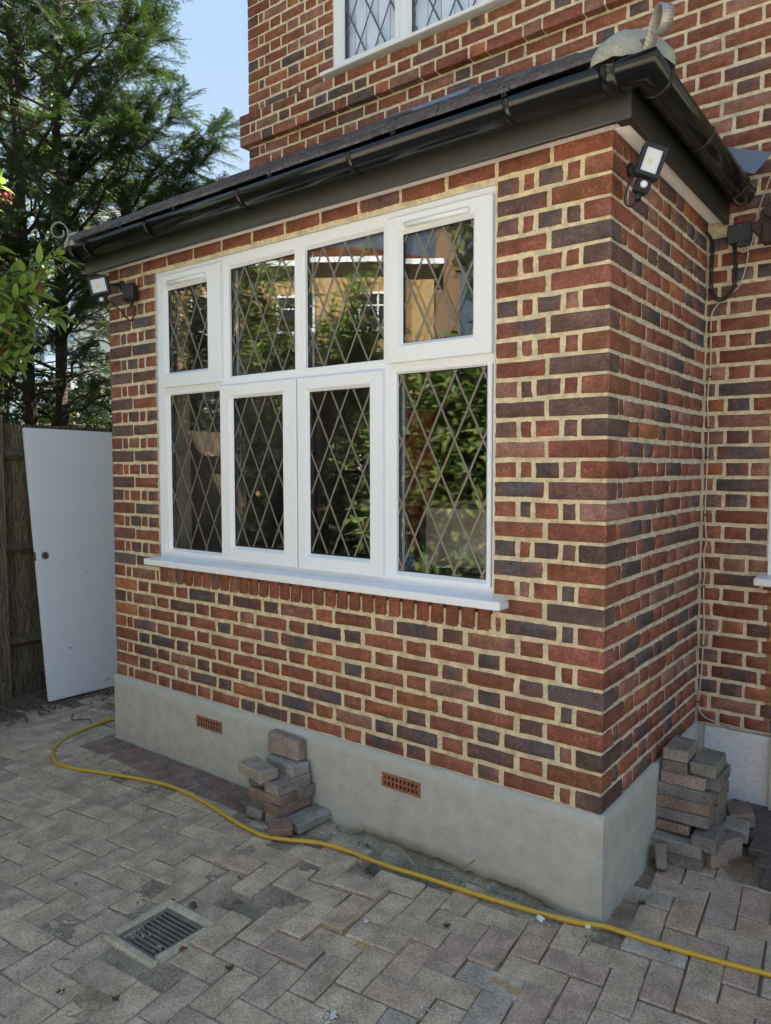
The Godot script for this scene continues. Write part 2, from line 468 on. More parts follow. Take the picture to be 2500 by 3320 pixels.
func front_wall(ext: Node3D):
	var holes := [[-2.57, -0.446, 1.0, 2.695]]
	var wall := mortar_sheet(ext, "front_wall", WALL_L + 0.004, -0.004, BASE, 2.775, 0.008, Transform3D.IDENTITY, M.mortar_front, holes, 3)
	var h := 0.0615
	for n in range(0, 32):
		var y := cy(n)
		var row := []     # [x0, width, tone]
		if n == 0:
			var x := -0.006
			while x > WALL_L + 0.06:
				var w := minf(0.211, x - WALL_L - 0.004)
				row.push_front([x - w, w, ["r", "m", "r", "r", "b", "r"][rng.randi_range(0, 5)]])
				x -= w + 0.0125
			row[-1][1] += 0.006
		elif n <= 22:
			var R: String = PIER_TONES[n]; var L: String = LEFT_TONES[n]
			if n % 2 == 1:
				var ws := [0.094, 0.047, 0.096, 0.052, 0.1]
				var x := -0.4455
				for k in 5:
					row.append([x, ws[k], R[k]]); x += ws[k] + 0.0141
				x = WALL_L
				var wl := [0.1, 0.047, 0.096, 0.052, 0.094]
				for k in 5:
					row.append([x, wl[k], L[k]]); x += wl[k] + 0.0131
			else:
				row.append([-0.4455, 0.206, R[0]]); row.append([-0.2215, 0.2215, R[1]])
				row.append([WALL_L, 0.2085, L[0]]); row.append([WALL_L + 0.2225, 0.2165, L[1]])
		else:
			var ws := []
			if n % 2 == 1:
				ws = [0.1, 0.047]
				for k in 7: ws.append_array([0.213, 0.101])
				ws.append_array([0.213, 0.048, 0.1])
			else:
				for k in 8: ws.append_array([0.213, 0.101])
				ws.append(0.2135)
			var tot := 0.0
			for w in ws: tot += w
			var gap: float = (-WALL_L - tot) / (ws.size() - 1)
			var x := WALL_L
			var T: String = RIGHT_TONES[n]
			for k in ws.size():
				var t := pick(0.32)
				if k >= ws.size() - T.length(): t = T[k - ws.size() + T.length()]
				var in_soldiers: bool = n == 23 and x + ws[k] > -2.585 and x < -0.44
				if not in_soldiers: row.append([x, ws[k], t])
				elif n == 23 and x < -2.6: row.append([x, -2.585 - x, t])
				elif n == 23 and x + ws[k] > -0.42: row.append([-0.436, x + ws[k] + 0.436, t])
				x += ws[k] + gap
		for b in row:
			var w: float = b[1] + rng.randf_range(-0.0015, 0.0015)
			var jy := rng.randf_range(-0.0015, 0.0015)
			if b[0] + b[1] > -0.0075:       # corner block, shared with the side wall
				var d := 0.213 if n % 2 == 1 else 0.1015
				var cb := corner_brick(b[1], h, d, b[2], n % 5)
				put(wall, cb, Transform3D(Basis.IDENTITY, Vector3(0, y, 0)), b[1] + d * 0.4)
			elif b[0] < WALL_L + 0.002:
				var cb2 := corner_brick(b[1], h, 0.1, b[2], n % 5, -1.0)
				put(wall, cb2, Transform3D(Basis.IDENTITY, Vector3(WALL_L, y, 0)), b[1])
			else:
				put(wall, brick_mesh(b[1], h, b[2], rng.randi_range(0, 5)), Transform3D(Basis(Vector3.BACK, rng.randf_range(-0.005, 0.005)), Vector3(b[0] + w / 2, y + jy, rng.randf_range(-0.0008, 0.0012))), b[1])
	for k in 29:                            # the course of half bricks on end under the sill
		var x := -2.570 + k * 0.0732
		put(wall, brick_mesh(0.0605, 0.105, ["r", "R", "r", "r", "b", "r", "p"][rng.randi_range(0, 6)], rng.randi_range(0, 5)), Transform3D(Basis(Vector3.BACK, rng.randf_range(-0.012, 0.012)), Vector3(x + 0.0305, 1.042, rng.randf_range(-0.001, 0.001))), 0.1)
	# the reveals beside the window, and the inner leaf that closes the wall behind the facing
	var m := MB.new()
	m.box(Vector3(WALL_L + 0.02, BASE - 0.1, -0.25), Vector3(-2.6, 2.77, -0.014)); m.box(Vector3(-0.42, BASE - 0.1, -0.25), Vector3(-0.02, 2.77, -0.014))
	m.box(Vector3(-2.6, BASE - 0.1, -0.25), Vector3(-0.42, 1.06, -0.014)); m.box(Vector3(-2.6, 2.712, -0.25), Vector3(-0.42, 2.77, -0.014))
	obj("inner_leaf", m.done(M.mortar_front), null, ext)

func side_wall(ext: Node3D):
	var xf := Transform3D(Basis(Vector3.FORWARD, Vector3.UP, Vector3.RIGHT), Vector3.ZERO)   # u runs back, out is +x
	var wall := mortar_sheet(ext, "side_wall", 0.004, 1.236, BASE, 2.775, 0.009, xf, M.mortar_side, [], 5)
	var h := 0.0615
	for n in 32:
		var ws: Array
		if n % 2 == 1: ws = [0.213, 0.101, 0.213, 0.101, 0.213, 0.101, 0.19]
		else: ws = [0.1015, 0.044, 0.213, 0.101, 0.213, 0.101, 0.213, 0.16]
		var u := 0.0
		for k in ws.size():
			var w: float = minf(ws[k], 1.228 - u)
			if w > 0.02 and k > 0:
				put(wall, brick_mesh(w, h, pick(0.34), rng.randi_range(0, 5)), xf * Transform3D(Basis(Vector3.BACK, rng.randf_range(-0.006, 0.006)), Vector3(u + w / 2, cy(n) + rng.randf_range(-0.0015, 0.0015), rng.randf_range(-0.001, 0.001))), w * 0.4)
			u += ws[k] + 0.0125
		if u < 1.215: put(wall, brick_mesh(1.228 - u, h, pick(0.3), 1), xf * Transform3D(Basis.IDENTITY, Vector3((u + 1.228) / 2, cy(n), 0)), 0.02)
	var m := MB.new()
	m.box(Vector3(-0.25, BASE - 0.1, -1.235), Vector3(-0.012, 2.77, -0.26))
	m.box(Vector3(WALL_L, BASE - 0.1, -1.235), Vector3(WALL_L + 0.25, 2.77, -0.012))
	obj("inner_leaf", m.done(M.mortar_side), null, ext)

func frame_bar(m: MB, lo: Vector3, hi: Vector3):       # a square plastic bar with softened arrises
	var s := hi - lo
	m.cbox(s, 0.003, Transform3D(Basis.IDENTITY, (lo + hi) / 2))

# a mitred frame round an opening: outer rectangle, inner rectangle, face at z1, back at z0, and a bevel (bead) sloping inwards
func frame_ring(m: MB, o: Rect2, i: Rect2, z0: float, z1: float, bead: float):
	var oc := [o.position, Vector2(o.end.x, o.position.y), o.end, Vector2(o.position.x, o.end.y)]
	var ic := [i.position, Vector2(i.end.x, i.position.y), i.end, Vector2(i.position.x, i.end.y)]
	var cen := Vector3(o.get_center().x, o.get_center().y, 0)
	for k in 4:
		var l := (k + 1) % 4
		var e := 0.003
		var dir_k: Vector2 = (ic[k] - oc[k]).sign() * e
		var dir_l: Vector2 = (ic[l] - oc[l]).sign() * e
		var A := Vector3(oc[k].x, oc[k].y, z1 - e); var B := Vector3(oc[l].x, oc[l].y, z1 - e)
		var A1 := Vector3(oc[k].x + dir_k.x, oc[k].y + dir_k.y, z1); var B1 := Vector3(oc[l].x + dir_l.x, oc[l].y + dir_l.y, z1)
		var bi_k: Vector2 = ic[k] - (ic[k] - oc[k]).sign() * bead; var bi_l: Vector2 = ic[l] - (ic[l] - oc[l]).sign() * bead
		var C := Vector3(bi_k.x, bi_k.y, z1); var D := Vector3(bi_l.x, bi_l.y, z1)
		var E := Vector3(ic[k].x, ic[k].y, z1 - bead * 1.3); var F := Vector3(ic[l].x, ic[l].y, z1 - bead * 1.3)
		var out: Vector3 = (A + B) / 2 - cen; out.z = 0
		m.quad(Vector3(A.x, A.y, z0), Vector3(B.x, B.y, z0), B, A, out)
		m.quad(A, B, B1, A1, out.normalized() + Vector3.BACK)
		m.quad(A1, B1, D, C, Vector3.BACK)
		m.quad(C, D, F, E, Vector3.BACK - out.normalized())
		m.quad(E, F, Vector3(F.x, F.y, z0), Vector3(E.x, E.y, z0), -out)

# where a line of slope k through (cx, cy) lies inside a rectangle
func clip(r: Rect2, c: Vector2, k: float) -> Array:
	var pts := []
	for y in [r.position.y, r.end.y]:
		var x: float = c.x + (y - c.y) / k
		if x >= r.position.x - 1e-6 and x <= r.end.x + 1e-6: pts.append(Vector2(x, y))
	for x in [r.position.x, r.end.x]:
		var y: float = c.y + (x - c.x) * k
		if y > r.position.y and y < r.end.y: pts.append(Vector2(x, y))
	if pts.size() < 2: return []
	if pts[0].distance_to(pts[1]) < 0.012: return []
	return [pts[0], pts[1]]

func pane(win: Node3D, r: Rect2, z: float, dx: float, dy: float, width: float, lead: Material, sheets: Array, tilt := Vector2.ZERO):
	var b := Basis.from_euler(Vector3(tilt.x, tilt.y, 0))
	var c := Vector3(r.get_center().x, r.get_center().y, z)
	for dz in sheets:                       # the two panes of the sealed unit, each with two faces
		var m := MB.new()
		var w := r.size.x / 2 + 0.004; var hh := r.size.y / 2 + 0.004
		for s in [0.0, -0.004]:
			m.quad(b * Vector3(-w, -hh, dz + s), b * Vector3(w, -hh, dz + s), b * Vector3(w, hh, dz + s), b * Vector3(-w, hh, dz + s), Vector3.BACK)
		obj("pane", m.done(M.glass), null, win, c)
	var k := dy / dx
	var n := int(ceil((r.size.x + r.size.y / k) / (2 * dx))) + 2
	var g := Rect2(-r.size / 2, r.size)
	for s in [-1, 1]:
		for i in range(-n, n + 1):
			var q := clip(g, Vector2(i * 2 * dx, 0), k * s)
			if q.is_empty(): continue
			var p: Vector2 = q[0]; var e: Vector2 = q[1]
			var d := (e - p).normalized(); var side := Vector2(-d.y, d.x) * width / 2
			var m := MB.new(true)
			var zt := 0.0016 if s > 0 else 0.0022
			for half in [-1.0, 1.0]:        # a shallow came with a ridge along its middle
				var s2: Vector2 = side * half
				m.quad(b * Vector3(p.x, p.y, zt), b * Vector3(e.x, e.y, zt), b * Vector3(e.x + s2.x, e.y + s2.y, 0.0004), b * Vector3(p.x + s2.x, p.y + s2.y, 0.0004), Vector3.BACK)
			obj("lead_strip", m.done(lead), null, win, c)

func weld_lines(win: Node3D, o: Rect2, i: Rect2, z: float):
	var m := MB.new()
	var oc := [o.position, Vector2(o.end.x, o.position.y), o.end, Vector2(o.position.x, o.end.y)]
	var ic := [i.position, Vector2(i.end.x, i.position.y), i.end, Vector2(i.position.x, i.end.y)]
	for k in 4:
		var d: Vector2 = (ic[k] - oc[k])
		var a: Vector2 = oc[k] + d * 0.06; var b: Vector2 = ic[k] - d.normalized() * 0.016
		var s: Vector2 = Vector2(-d.y, d.x).normalized() * 0.0004
		m.quad(Vector3(a.x - s.x, a.y - s.y, z), Vector3(b.x - s.x, b.y - s.y, z), Vector3(b.x + s.x, b.y + s.y, z), Vector3(a.x + s.x, a.y + s.y, z), Vector3.BACK)
	obj("weld_line", m.done(M.weld), null, win)

func rect(x0: float, y0: float, x1: float, y1: float) -> Rect2: return Rect2(x0, y0, x1 - x0, y1 - y0)

func main_window(ext: Node3D):
	var zf := -0.016
	var win := Node3D.new(); win.name = "window"; ext.add_child(win)
	# outer frame, transom and mullions
	var m := MB.new()
	frame_ring(m, rect(-2.566, 1.128, -0.446, 2.698), rect(-2.520, 1.164, -0.462, 2.655), -0.09, zf, 0.004)
	frame_bar(m, Vector3(-2.522, 2.030, -0.085), Vector3(-0.460, 2.092, zf - 0.0015))
	for x in [[-2.053, -1.977], [-1.520, -1.450], [-0.995, -0.925]]:
		frame_bar(m, Vector3(x[0], 1.150, -0.083), Vector3(x[1], 2.665, zf - 0.003))
	obj("frame", m.done(M.upvc), null, win)
	# silicone and trim round the frame
	m = MB.new()
	m.box(Vector3(-2.579, 1.128, -0.03), Vector3(-2.566, 2.70, -0.012)); m.box(Vector3(-2.579, 2.699, -0.03), Vector3(-0.443, 2.722, -0.0135))
	obj("edge_trim", m.done(M.upvc), null, win)
	# fixed lights: beads round the glass
	var glass := {"fixed": [rect(-1.977, 2.096, -1.520, 2.631), rect(-1.449, 2.092, -0.994, 2.632), rect(-2.487, 1.185, -2.053, 2.028), rect(-0.928, 1.188, -0.497, 2.026)], "sash": [[rect(-2.520, 2.068, -2.020, 2.667), rect(-2.466, 2.148, -2.130, 2.590)], [rect(-0.953, 2.068, -0.459, 2.663), rect(-0.887, 2.148, -0.550, 2.592)], [rect(-2.030, 1.160, -1.492, 2.046), rect(-1.947, 1.232, -1.591, 1.980)], [rect(-1.484, 1.158, -0.985, 2.045), rect(-1.421, 1.230, -1.063, 1.980)]]}
	for g in glass.fixed:
		m = MB.new()
		frame_ring(m, g.grow(0.030), g, -0.06, zf + 0.0005, 0.014)
		obj("glazing_bead", m.done(M.upvc), null, win)
		m = MB.new(); frame_ring(m, g.grow(0.004), g.grow(-0.003), -0.06, -0.034, 0.001)
		obj("gasket", m.done(M.gasket), null, win)
		pane(win, g, -0.037, 0.0655, 0.134, 0.0095, M.lead, [0.0, -0.022], Vector2(rng.randf_range(-0.004, 0.004), rng.randf_range(-0.004, 0.004)))
	for s in glass.sash:
		m = MB.new()
		frame_ring(m, s[0], s[1], -0.05, 0.006, 0.014)
		obj("sash", m.done(M.upvc), null, win)
		weld_lines(win, s[0], s[1], 0.0064)
		m = MB.new(); frame_ring(m, s[1].grow(0.004), s[1].grow(-0.003), -0.05, -0.015, 0.001)
		obj("gasket", m.done(M.gasket), null, win)
		pane(win, s[1], -0.02, 0.0655, 0.134, 0.0095, M.lead, [0.0, -0.022], Vector2(rng.randf_range(-0.004, 0.004), rng.randf_range(-0.004, 0.004)))
	for x in [[-2.441, -2.123], [-0.865, -0.558]]:      # trickle vents
		m = MB.new(true)
		m.tube([Vector3(x[0], 2.620, 0.006), Vector3(x[0] + 0.004, 2.620, 0.010), Vector3(x[1] - 0.004, 2.620, 0.010), Vector3(x[1], 2.620, 0.006)], [0.004, 0.0125, 0.0125, 0.004], 10)
		obj("trickle_vent", m.done(M.upvc), null, win)
	# sill
	m = MB.new()
	m.cbox(Vector3(2.235, 0.006, 0.105), 0.002, Transform3D(Basis(Vector3.RIGHT, 0.06), Vector3(-1.4955, 1.127, 0.018)))
	m.cbox(Vector3(2.235, 0.034, 0.010), 0.003, Transform3D(Basis.IDENTITY, Vector3(-1.4955, 1.110, 0.068)))
	m.box(Vector3(-2.612, 1.095, -0.012), Vector3(-0.379, 1.122, 0.060))
	obj("window_sill", m.done(M.upvc), null, ext)

# a profile (o outwards from the wall, y) swept round the three free sides of the extension
func eaves_sweep(m: MB, prof: Array, closed: bool, back := -1.235):
	var n := prof.size()
	var cen := Vector2.ZERO
	for p in prof: cen += p / n
	for k in (n if closed else n - 1):
		var a: Vector2 = prof[k]; var b: Vector2 = prof[(k + 1) % n]
		var pa := [Vector3(WALL_L - a.x, a.y, back), Vector3(WALL_L - a.x, a.y, a.x), Vector3(a.x, a.y, a.x), Vector3(a.x, a.y, back)]
		var pb := [Vector3(WALL_L - b.x, b.y, back), Vector3(WALL_L - b.x, b.y, b.x), Vector3(b.x, b.y, b.x), Vector3(b.x, b.y, back)]
		var n2 := (a + b) / 2 - cen
		m.quad(pa[0], pa[1], pb[1], pb[0], Vector3(-n2.x, n2.y, 0))
		m.quad(pa[1], pa[2], pb[2], pb[1], Vector3(0, n2.y, n2.x))
		m.quad(pa[2], pa[3], pb[3], pb[2], Vector3(n2.x, n2.y, 0))

func gutter_profile(grow: float, thick: float) -> Array:
	var out := []; var inn := []
	for k in 13:
		var a := PI * k / 12.0
		out.append(Vector2(0.149 + cos(a) * (0.056 + grow), 2.884 - sin(a) * (0.068 + grow)))
		inn.push_front(Vector2(0.149 + cos(a) * (0.056 + grow - thick), 2.886 - sin(a) * (0.068 + grow - thick)))
	return out + inn

func bracket_mesh(width: float, grow: float) -> ArrayMesh:       # a strap round the gutter, across x
	var m := MB.new(true)
	var pr := gutter_profile(grow, 0.004)
	var n := pr.size()
	var cen := Vector2(0.149, 2.86)
	for k in n:
		var a: Vector2 = pr[k]; var b: Vector2 = pr[(k + 1) % n]
		var q := (a + b) / 2 - cen
		if k >= 12: q = -q
		m.quad(Vector3(-width / 2, a.y, a.x), Vector3(width / 2, a.y, a.x), Vector3(width / 2, b.y, b.x), Vector3(-width / 2, b.y, b.x), Vector3(0, q.y, q.x))
	for s in [-width / 2, width / 2]:
		for k in 12:
			m.quad(Vector3(s, pr[k].y, pr[k].x), Vector3(s, pr[k + 1].y, pr[k + 1].x), Vector3(s, pr[n - 2 - k].y, pr[n - 2 - k].x), Vector3(s, pr[n - 1 - k].y, pr[n - 1 - k].x), Vector3(signf(s), 0, 0))
	return m.done(M.black_gloss)

const PITCH_K := 0.591
func roof_y(o: float) -> float: return 2.905 + (0.17 - o) * PITCH_K

func eaves_and_roof(ext: Node3D):
	var m := MB.new()
	eaves_sweep(m, [Vector2(0.002, 2.770), Vector2(0.068, 2.770), Vector2(0.068, 2.780), Vector2(0.002, 2.780)], true)
	var k := WALL_L
	while k < 0.05:                      # the fine ribs of the vented soffit
		m.box(Vector3(k, 2.7672, 0.010), Vector3(k + 0.005, 2.7699, 0.060)); k += 0.011
	k = 0.0
	while k < 1.22:
		m.box(Vector3(0.010, 2.7672, -k - 0.005), Vector3(0.060, 2.7699, -k)); k += 0.011
	obj("soffit", m.done(M.soffit_white), null, ext)
	m = MB.new()
	eaves_sweep(m, [Vector2(0.068, 2.755), Vector2(0.088, 2.755), Vector2(0.090, 2.758), Vector2(0.090, 2.905), Vector2(0.068, 2.905)], true)
	m.box(Vector3(0.046, 2.752, 0.0905), Vector3(0.0935, 2.9, 0.0935)); m.box(Vector3(0.0905, 2.752, 0.046), Vector3(0.0936, 2.9, 0.0905))
	m.box(Vector3(0.044, 2.750, 0.044), Vector3(0.092, 2.7545, 0.092))
	obj("fascia", m.done(M.black_board), null, ext)
	m = MB.new(true)
	eaves_sweep(m, gutter_profile(0.0, 0.003), true, -1.205)
	var pr := gutter_profile(0.001, 0.003)
	for s in [0, 1]:                    # end caps
		for q in range(1, 12):
			var X := func(o: float): return o if s == 0 else WALL_L - o
			m.tri(Vector3(X.call(pr[0].x), pr[0].y, -1.206), Vector3(X.call(pr[q].x), pr[q].y, -1.206), Vector3(X.call(pr[q + 1].x), pr[q + 1].y, -1.206), Vector3.FORWARD)
			m.tri(Vector3(X.call(pr[0].x), pr[0].y, -1.197), Vector3(X.call(pr[q].x), pr[q].y, -1.197), Vector3(X.call(pr[q + 1].x), pr[q + 1].y, -1.197), Vector3.BACK)
	var gutter := obj("gutter", m.done(M.black_gloss), null, ext)
	var strap := bracket_mesh(0.022, 0.0045); var union_ := bracket_mesh(0.045, 0.0055)
	for x in [-2.92, -2.36, -1.66, -1.0, -0.30]: obj("gutter_bracket", strap, null, gutter, Vector3(x, 0, 0))
	obj("gutter_union", union_, null, gutter, Vector3(0.055, 0, 0))
	obj("gutter_union", union_, null, gutter, Vector3(-3.07, 0, 0))
	for z in [0.04, -0.46, -1.06]:
		var o := obj("gutter_bracket", strap, null, gutter, Vector3(0, 0, z)); o.rotation.y = PI / 2
	# roof: deck, then tiles laid course by course on the three slopes
	m = MB.new()
	var A := Vector3(WALL_L - 0.14, roof_y(0.14) - 0.03, 0.14); var B := Vector3(0.14, roof_y(0.14) - 0.03, 0.14)
	var top := roof_y(-1.24) - 0.03
	var C := Vector3(-1.24, top, -1.235); var D := Vector3(WALL_L + 1.24, top, -1.235)
	var A0 := Vector3(WALL_L - 0.14, A.y, -1.235); var B0 := Vector3(0.14, A.y, -1.235)
	m.quad(A, B, C, D, Vector3(0, 1, 0.5)); m.tri(A, D, A0, Vector3(-0.5, 1, 0)); m.tri(B, C, B0, Vector3(0.5, 1, 0))
	m.quad(A, B, B0, A0, Vector3.DOWN)
	var roof := obj("roof", m.done(M.black_matt), null, ext)
	var ang := atan(PITCH_K)
	var tw := 0.30; var gauge := 0.27; var tl := 0.34
	# areas of the slopes in plan: across, and out from the wall
	var front_area := PackedVector2Array([Vector2(WALL_L - 0.19, 0.19), Vector2(0.19, 0.19), Vector2(-1.238, -1.238), Vector2(WALL_L + 1.238, -1.238)])
	var side_area := PackedVector2Array([Vector2(-1.225, 0.19), Vector2(0.19, 0.19), Vector2(-1.225, -1.225)])
	for slope in 3:
		for c in 7:
			var o1 := 0.172 - c * gauge * cos(ang)
			var o0 := o1 - tl * cos(ang)
			if o1 < -1.2: continue
			for i in range(-3, 14):
				var xa := -i * tw + tw * 0.5 * (c % 2)
				var sq := PackedVector2Array([Vector2(xa, o0), Vector2(xa + tw - 0.005, o0 + rng.randf_range(-0.002, 0.002)), Vector2(xa + tw - 0.005, o1 + rng.randf_range(-0.004, 0.004)), Vector2(xa, o1 + rng.randf_range(-0.004, 0.004))])
				var cut := Geometry2D.intersect_polygons(sq, front_area if slope == 0 else side_area)
				if cut.is_empty(): continue
				var pg: PackedVector2Array = cut[0]
				if pg.size() < 3: continue
				var mm := MB.new()
				var g := rng.randf_range(0.8, 1.2)
				var tc := Color(0.150 * g, 0.134 * g, 0.140 * g)
				var lift := rng.randf_range(-0.001, 0.003)
				var P3 := func(p: Vector2, up: float):
					var y := roof_y(p.y) + 0.002 + c * 0.0012 + up + (p.y - o0) / (o1 - o0) * (0.016 + lift)
					if slope == 0: return Vector3(p.x, y, p.y)
					if slope == 1: return Vector3(p.y, y, p.x)
					return Vector3(WALL_L - p.y, y, p.x)
				var cen := Vector2.ZERO
				for p in pg: cen += p / pg.size()
				var c3: Vector3 = P3.call(cen, 0.0)
				for k2 in pg.size():
					var p0: Vector2 = pg[k2]; var p1: Vector2 = pg[(k2 + 1) % pg.size()]
					mm.tri(P3.call(cen, 0.013), P3.call(p0, 0.013), P3.call(p1, 0.013), Vector3.UP, tc)
					mm.quad(P3.call(p0, 0.0), P3.call(p1, 0.0), P3.call(p1, 0.013), P3.call(p0, 0.013), (P3.call(p0, 0.0) + P3.call(p1, 0.0)) / 2 - c3, tc)
				obj("roof_tile", mm.done(M.roof_tile), null, roof)
	# half-round hip tiles bedded in mortar
	var dirs := [1.0, -1.0]
	for s in [0, 1]:
		for i in 5:
			m = MB.new(true)
			var d0 := (0.09 if s == 0 else 0.14) - i * 0.30; var d1 := d0 - 0.31
			var dirx := 1.0 if s == 0 else -1.0
			var hc := Color(0.145, 0.130, 0.134) * rng.randf_range(0.85, 1.15)
			var axis := func(d: float): return Vector3((d if s == 0 else WALL_L - d), roof_y(d) - 0.012, d)
			var P := func(d: float, a: float, rad: float):
				return axis.call(d) + Vector3(dirx, 0, -1).normalized() * cos(a) * rad + Vector3(0, sin(a) * rad * 0.85, 0)
			for q in 14:
				var a0 := -0.35 + (PI + 0.7) * q / 14.0; var a1 := -0.35 + (PI + 0.7) * (q + 1) / 14.0
				var mid: Vector3 = (P.call(d0, a0, 0.1) + P.call(d1, a1, 0.1)) / 2 - axis.call((d0 + d1) / 2)
				m.quad(P.call(d0, a0, 0.074), P.call(d0, a1, 0.074), P.call(d1, a1, 0.066), P.call(d1, a0, 0.066), mid, hc)
				m.tri(P.call(d0, a0, 0.074), P.call(d0, a1, 0.074), axis.call(d0), Vector3(dirx, 0, 1), hc)
			obj("hip_tile", m.done(M.roof_tile), null, roof)
		m = MB.new(true)                 # lump of bedding mortar at the foot of the hip
		var fn := FastNoiseLite.new(); fn.seed = 60 + s; fn.frequency = 18.0
		var mo := 0.100 if s == 0 else 0.125
		var mc := Vector3(mo if s == 0 else WALL_L - mo, roof_y(0.17) - 0.012, mo)
		var ax_a := Vector3(dirs[s], 0, -1).normalized() * (0.135 if s == 0 else 0.075)
		var ax_d := Vector3(dirs[s], 0, 1).normalized() * (0.090 if s == 0 else 0.06)
		var hh := 0.115 if s == 0 else 0.10
		var G := func(i: int, j: int):
			var al := PI * i / 20.0; var be := PI * j / 10.0
			var v := ax_a * cos(al) + (ax_d * cos(be) + Vector3(0, hh * sin(be), 0)) * sin(al)
			return mc + v * (1.0 + fn.get_noise_3dv(v) * 0.10)
		for i in 20:
			for j in 10:
				m.quad(G.call(i, j), G.call(i + 1, j), G.call(i + 1, j + 1), G.call(i, j + 1), G.call(i, j) + G.call(i + 1, j + 1) - mc * 2.0)
		obj("mortar_bed", m.done(M.hip_mortar), null, roof)
		# the curled iron at the foot of the hip
		m = MB.new(true)
		var across := Vector3(-dirs[s], 0, 1).normalized() * (0.0175 if s == 0 else 0.010)
		var curl := [Vector2(0.10, 2.875), Vector2(0.150, 2.880), Vector2(0.166, 2.920), Vector2(0.186, 2.960), Vector2(0.208, 2.980), Vector2(0.230, 2.975), Vector2(0.241, 2.950), Vector2(0.233, 2.920), Vector2(0.214, 2.906), Vector2(0.199, 2.916), Vector2(0.197, 2.930)]
		for q in curl.size(): curl[q] += Vector2(0.012, 0.0) if q > 1 else Vector2.ZERO
		if s == 1: curl = [Vector2(0.10, 2.90), Vector2(0.140, 2.915), Vector2(0.152, 2.970), Vector2(0.158, 3.015), Vector2(0.176, 3.042), Vector2(0.196, 3.044), Vector2(0.214, 3.022), Vector2(0.217, 2.990), Vector2(0.202, 2.963), Vector2(0.182, 2.962), Vector2(0.170, 2.980), Vector2(0.172, 3.002)]
		var raw := []
		for q in curl: raw.append(Vector3(q.x if s == 0 else WALL_L - q.x, q.y, q.x))
		var pts := smooth(raw, 4)
		for q in pts.size() - 1:
			var p0: Vector3 = pts[q]; var p1: Vector3 = pts[q + 1]
			var nn := (p1 - p0).cross(across).normalized() * 0.0026
			m.quad(p0 - across + nn, p0 + across + nn, p1 + across + nn, p1 - across + nn, nn)
			m.quad(p0 - across - nn, p0 + across - nn, p1 + across - nn, p1 - across - nn, -nn)
			for e in [-1.0, 1.0]: m.quad(p0 + across * e + nn, p1 + across * e + nn, p1 + across * e - nn, p0 + across * e - nn, across * e)
		obj("hip_iron", m.done(M.galv), null, roof)
	# lead flashing where the roof meets the house, and the soaker at the right end
	m = MB.new()
	m.quad(Vector3(WALL_L + 1.1, top + 0.055, -1.226), Vector3(-1.1, top + 0.055, -1.226), Vector3(-1.1, top + 0.085, -1.232), Vector3(WALL_L + 1.1, top + 0.085, -1.232), Vector3.BACK)
	m.quad(Vector3(WALL_L + 1.05, top + 0.055, -1.226), Vector3(-1.15, top + 0.055, -1.226), Vector3(-1.05, top - 0.02, -1.09), Vector3(WALL_L + 1.0, top - 0.02, -1.09), Vector3(0, 1, 0.4))
	obj("lead_flashing", m.done(M.flashing), null, roof)
	m = MB.new()
	var so := [Vector3(0.085, 3.085, -1.19), Vector3(0.275, 3.005, -1.165), Vector3(0.225, 2.895, -1.06), Vector3(0.11, 2.945, -1.07)]
	var son := Vector3(0.35, 0.75, 0.6).normalized() * 0.004
	m.quad(so[0] + son, so[1] + son, so[2] + son, so[3] + son, son); m.quad(so[0], so[1], so[2], so[3], -son)
	for k4 in 4: m.quad(so[k4], so[(k4 + 1) % 4], so[(k4 + 1) % 4] + son, so[k4] + son, so[k4] + so[(k4 + 1) % 4] - so[0] - so[2])
	obj("lead_soaker", m.done(M.flashing), null, roof)
	for x in [-2.62, -2.16, -1.48, -0.80, -0.32]:      # small clips on the eaves tiles
		m = MB.new()
		var y := roof_y(0.15) + 0.012
		m.box(Vector3(x - 0.005, y - 0.02, 0.158), Vector3(x + 0.005, y + 0.012, 0.170)); m.box(Vector3(x - 0.016, y + 0.005, 0.135), Vector3(x + 0.016, y + 0.010, 0.160)); m.box(Vector3(x - 0.012, y - 0.022, 0.160), Vector3(x - 0.006, y - 0.006, 0.173))
		obj("eaves_clip", m.done(M.black_matt), null, roof)

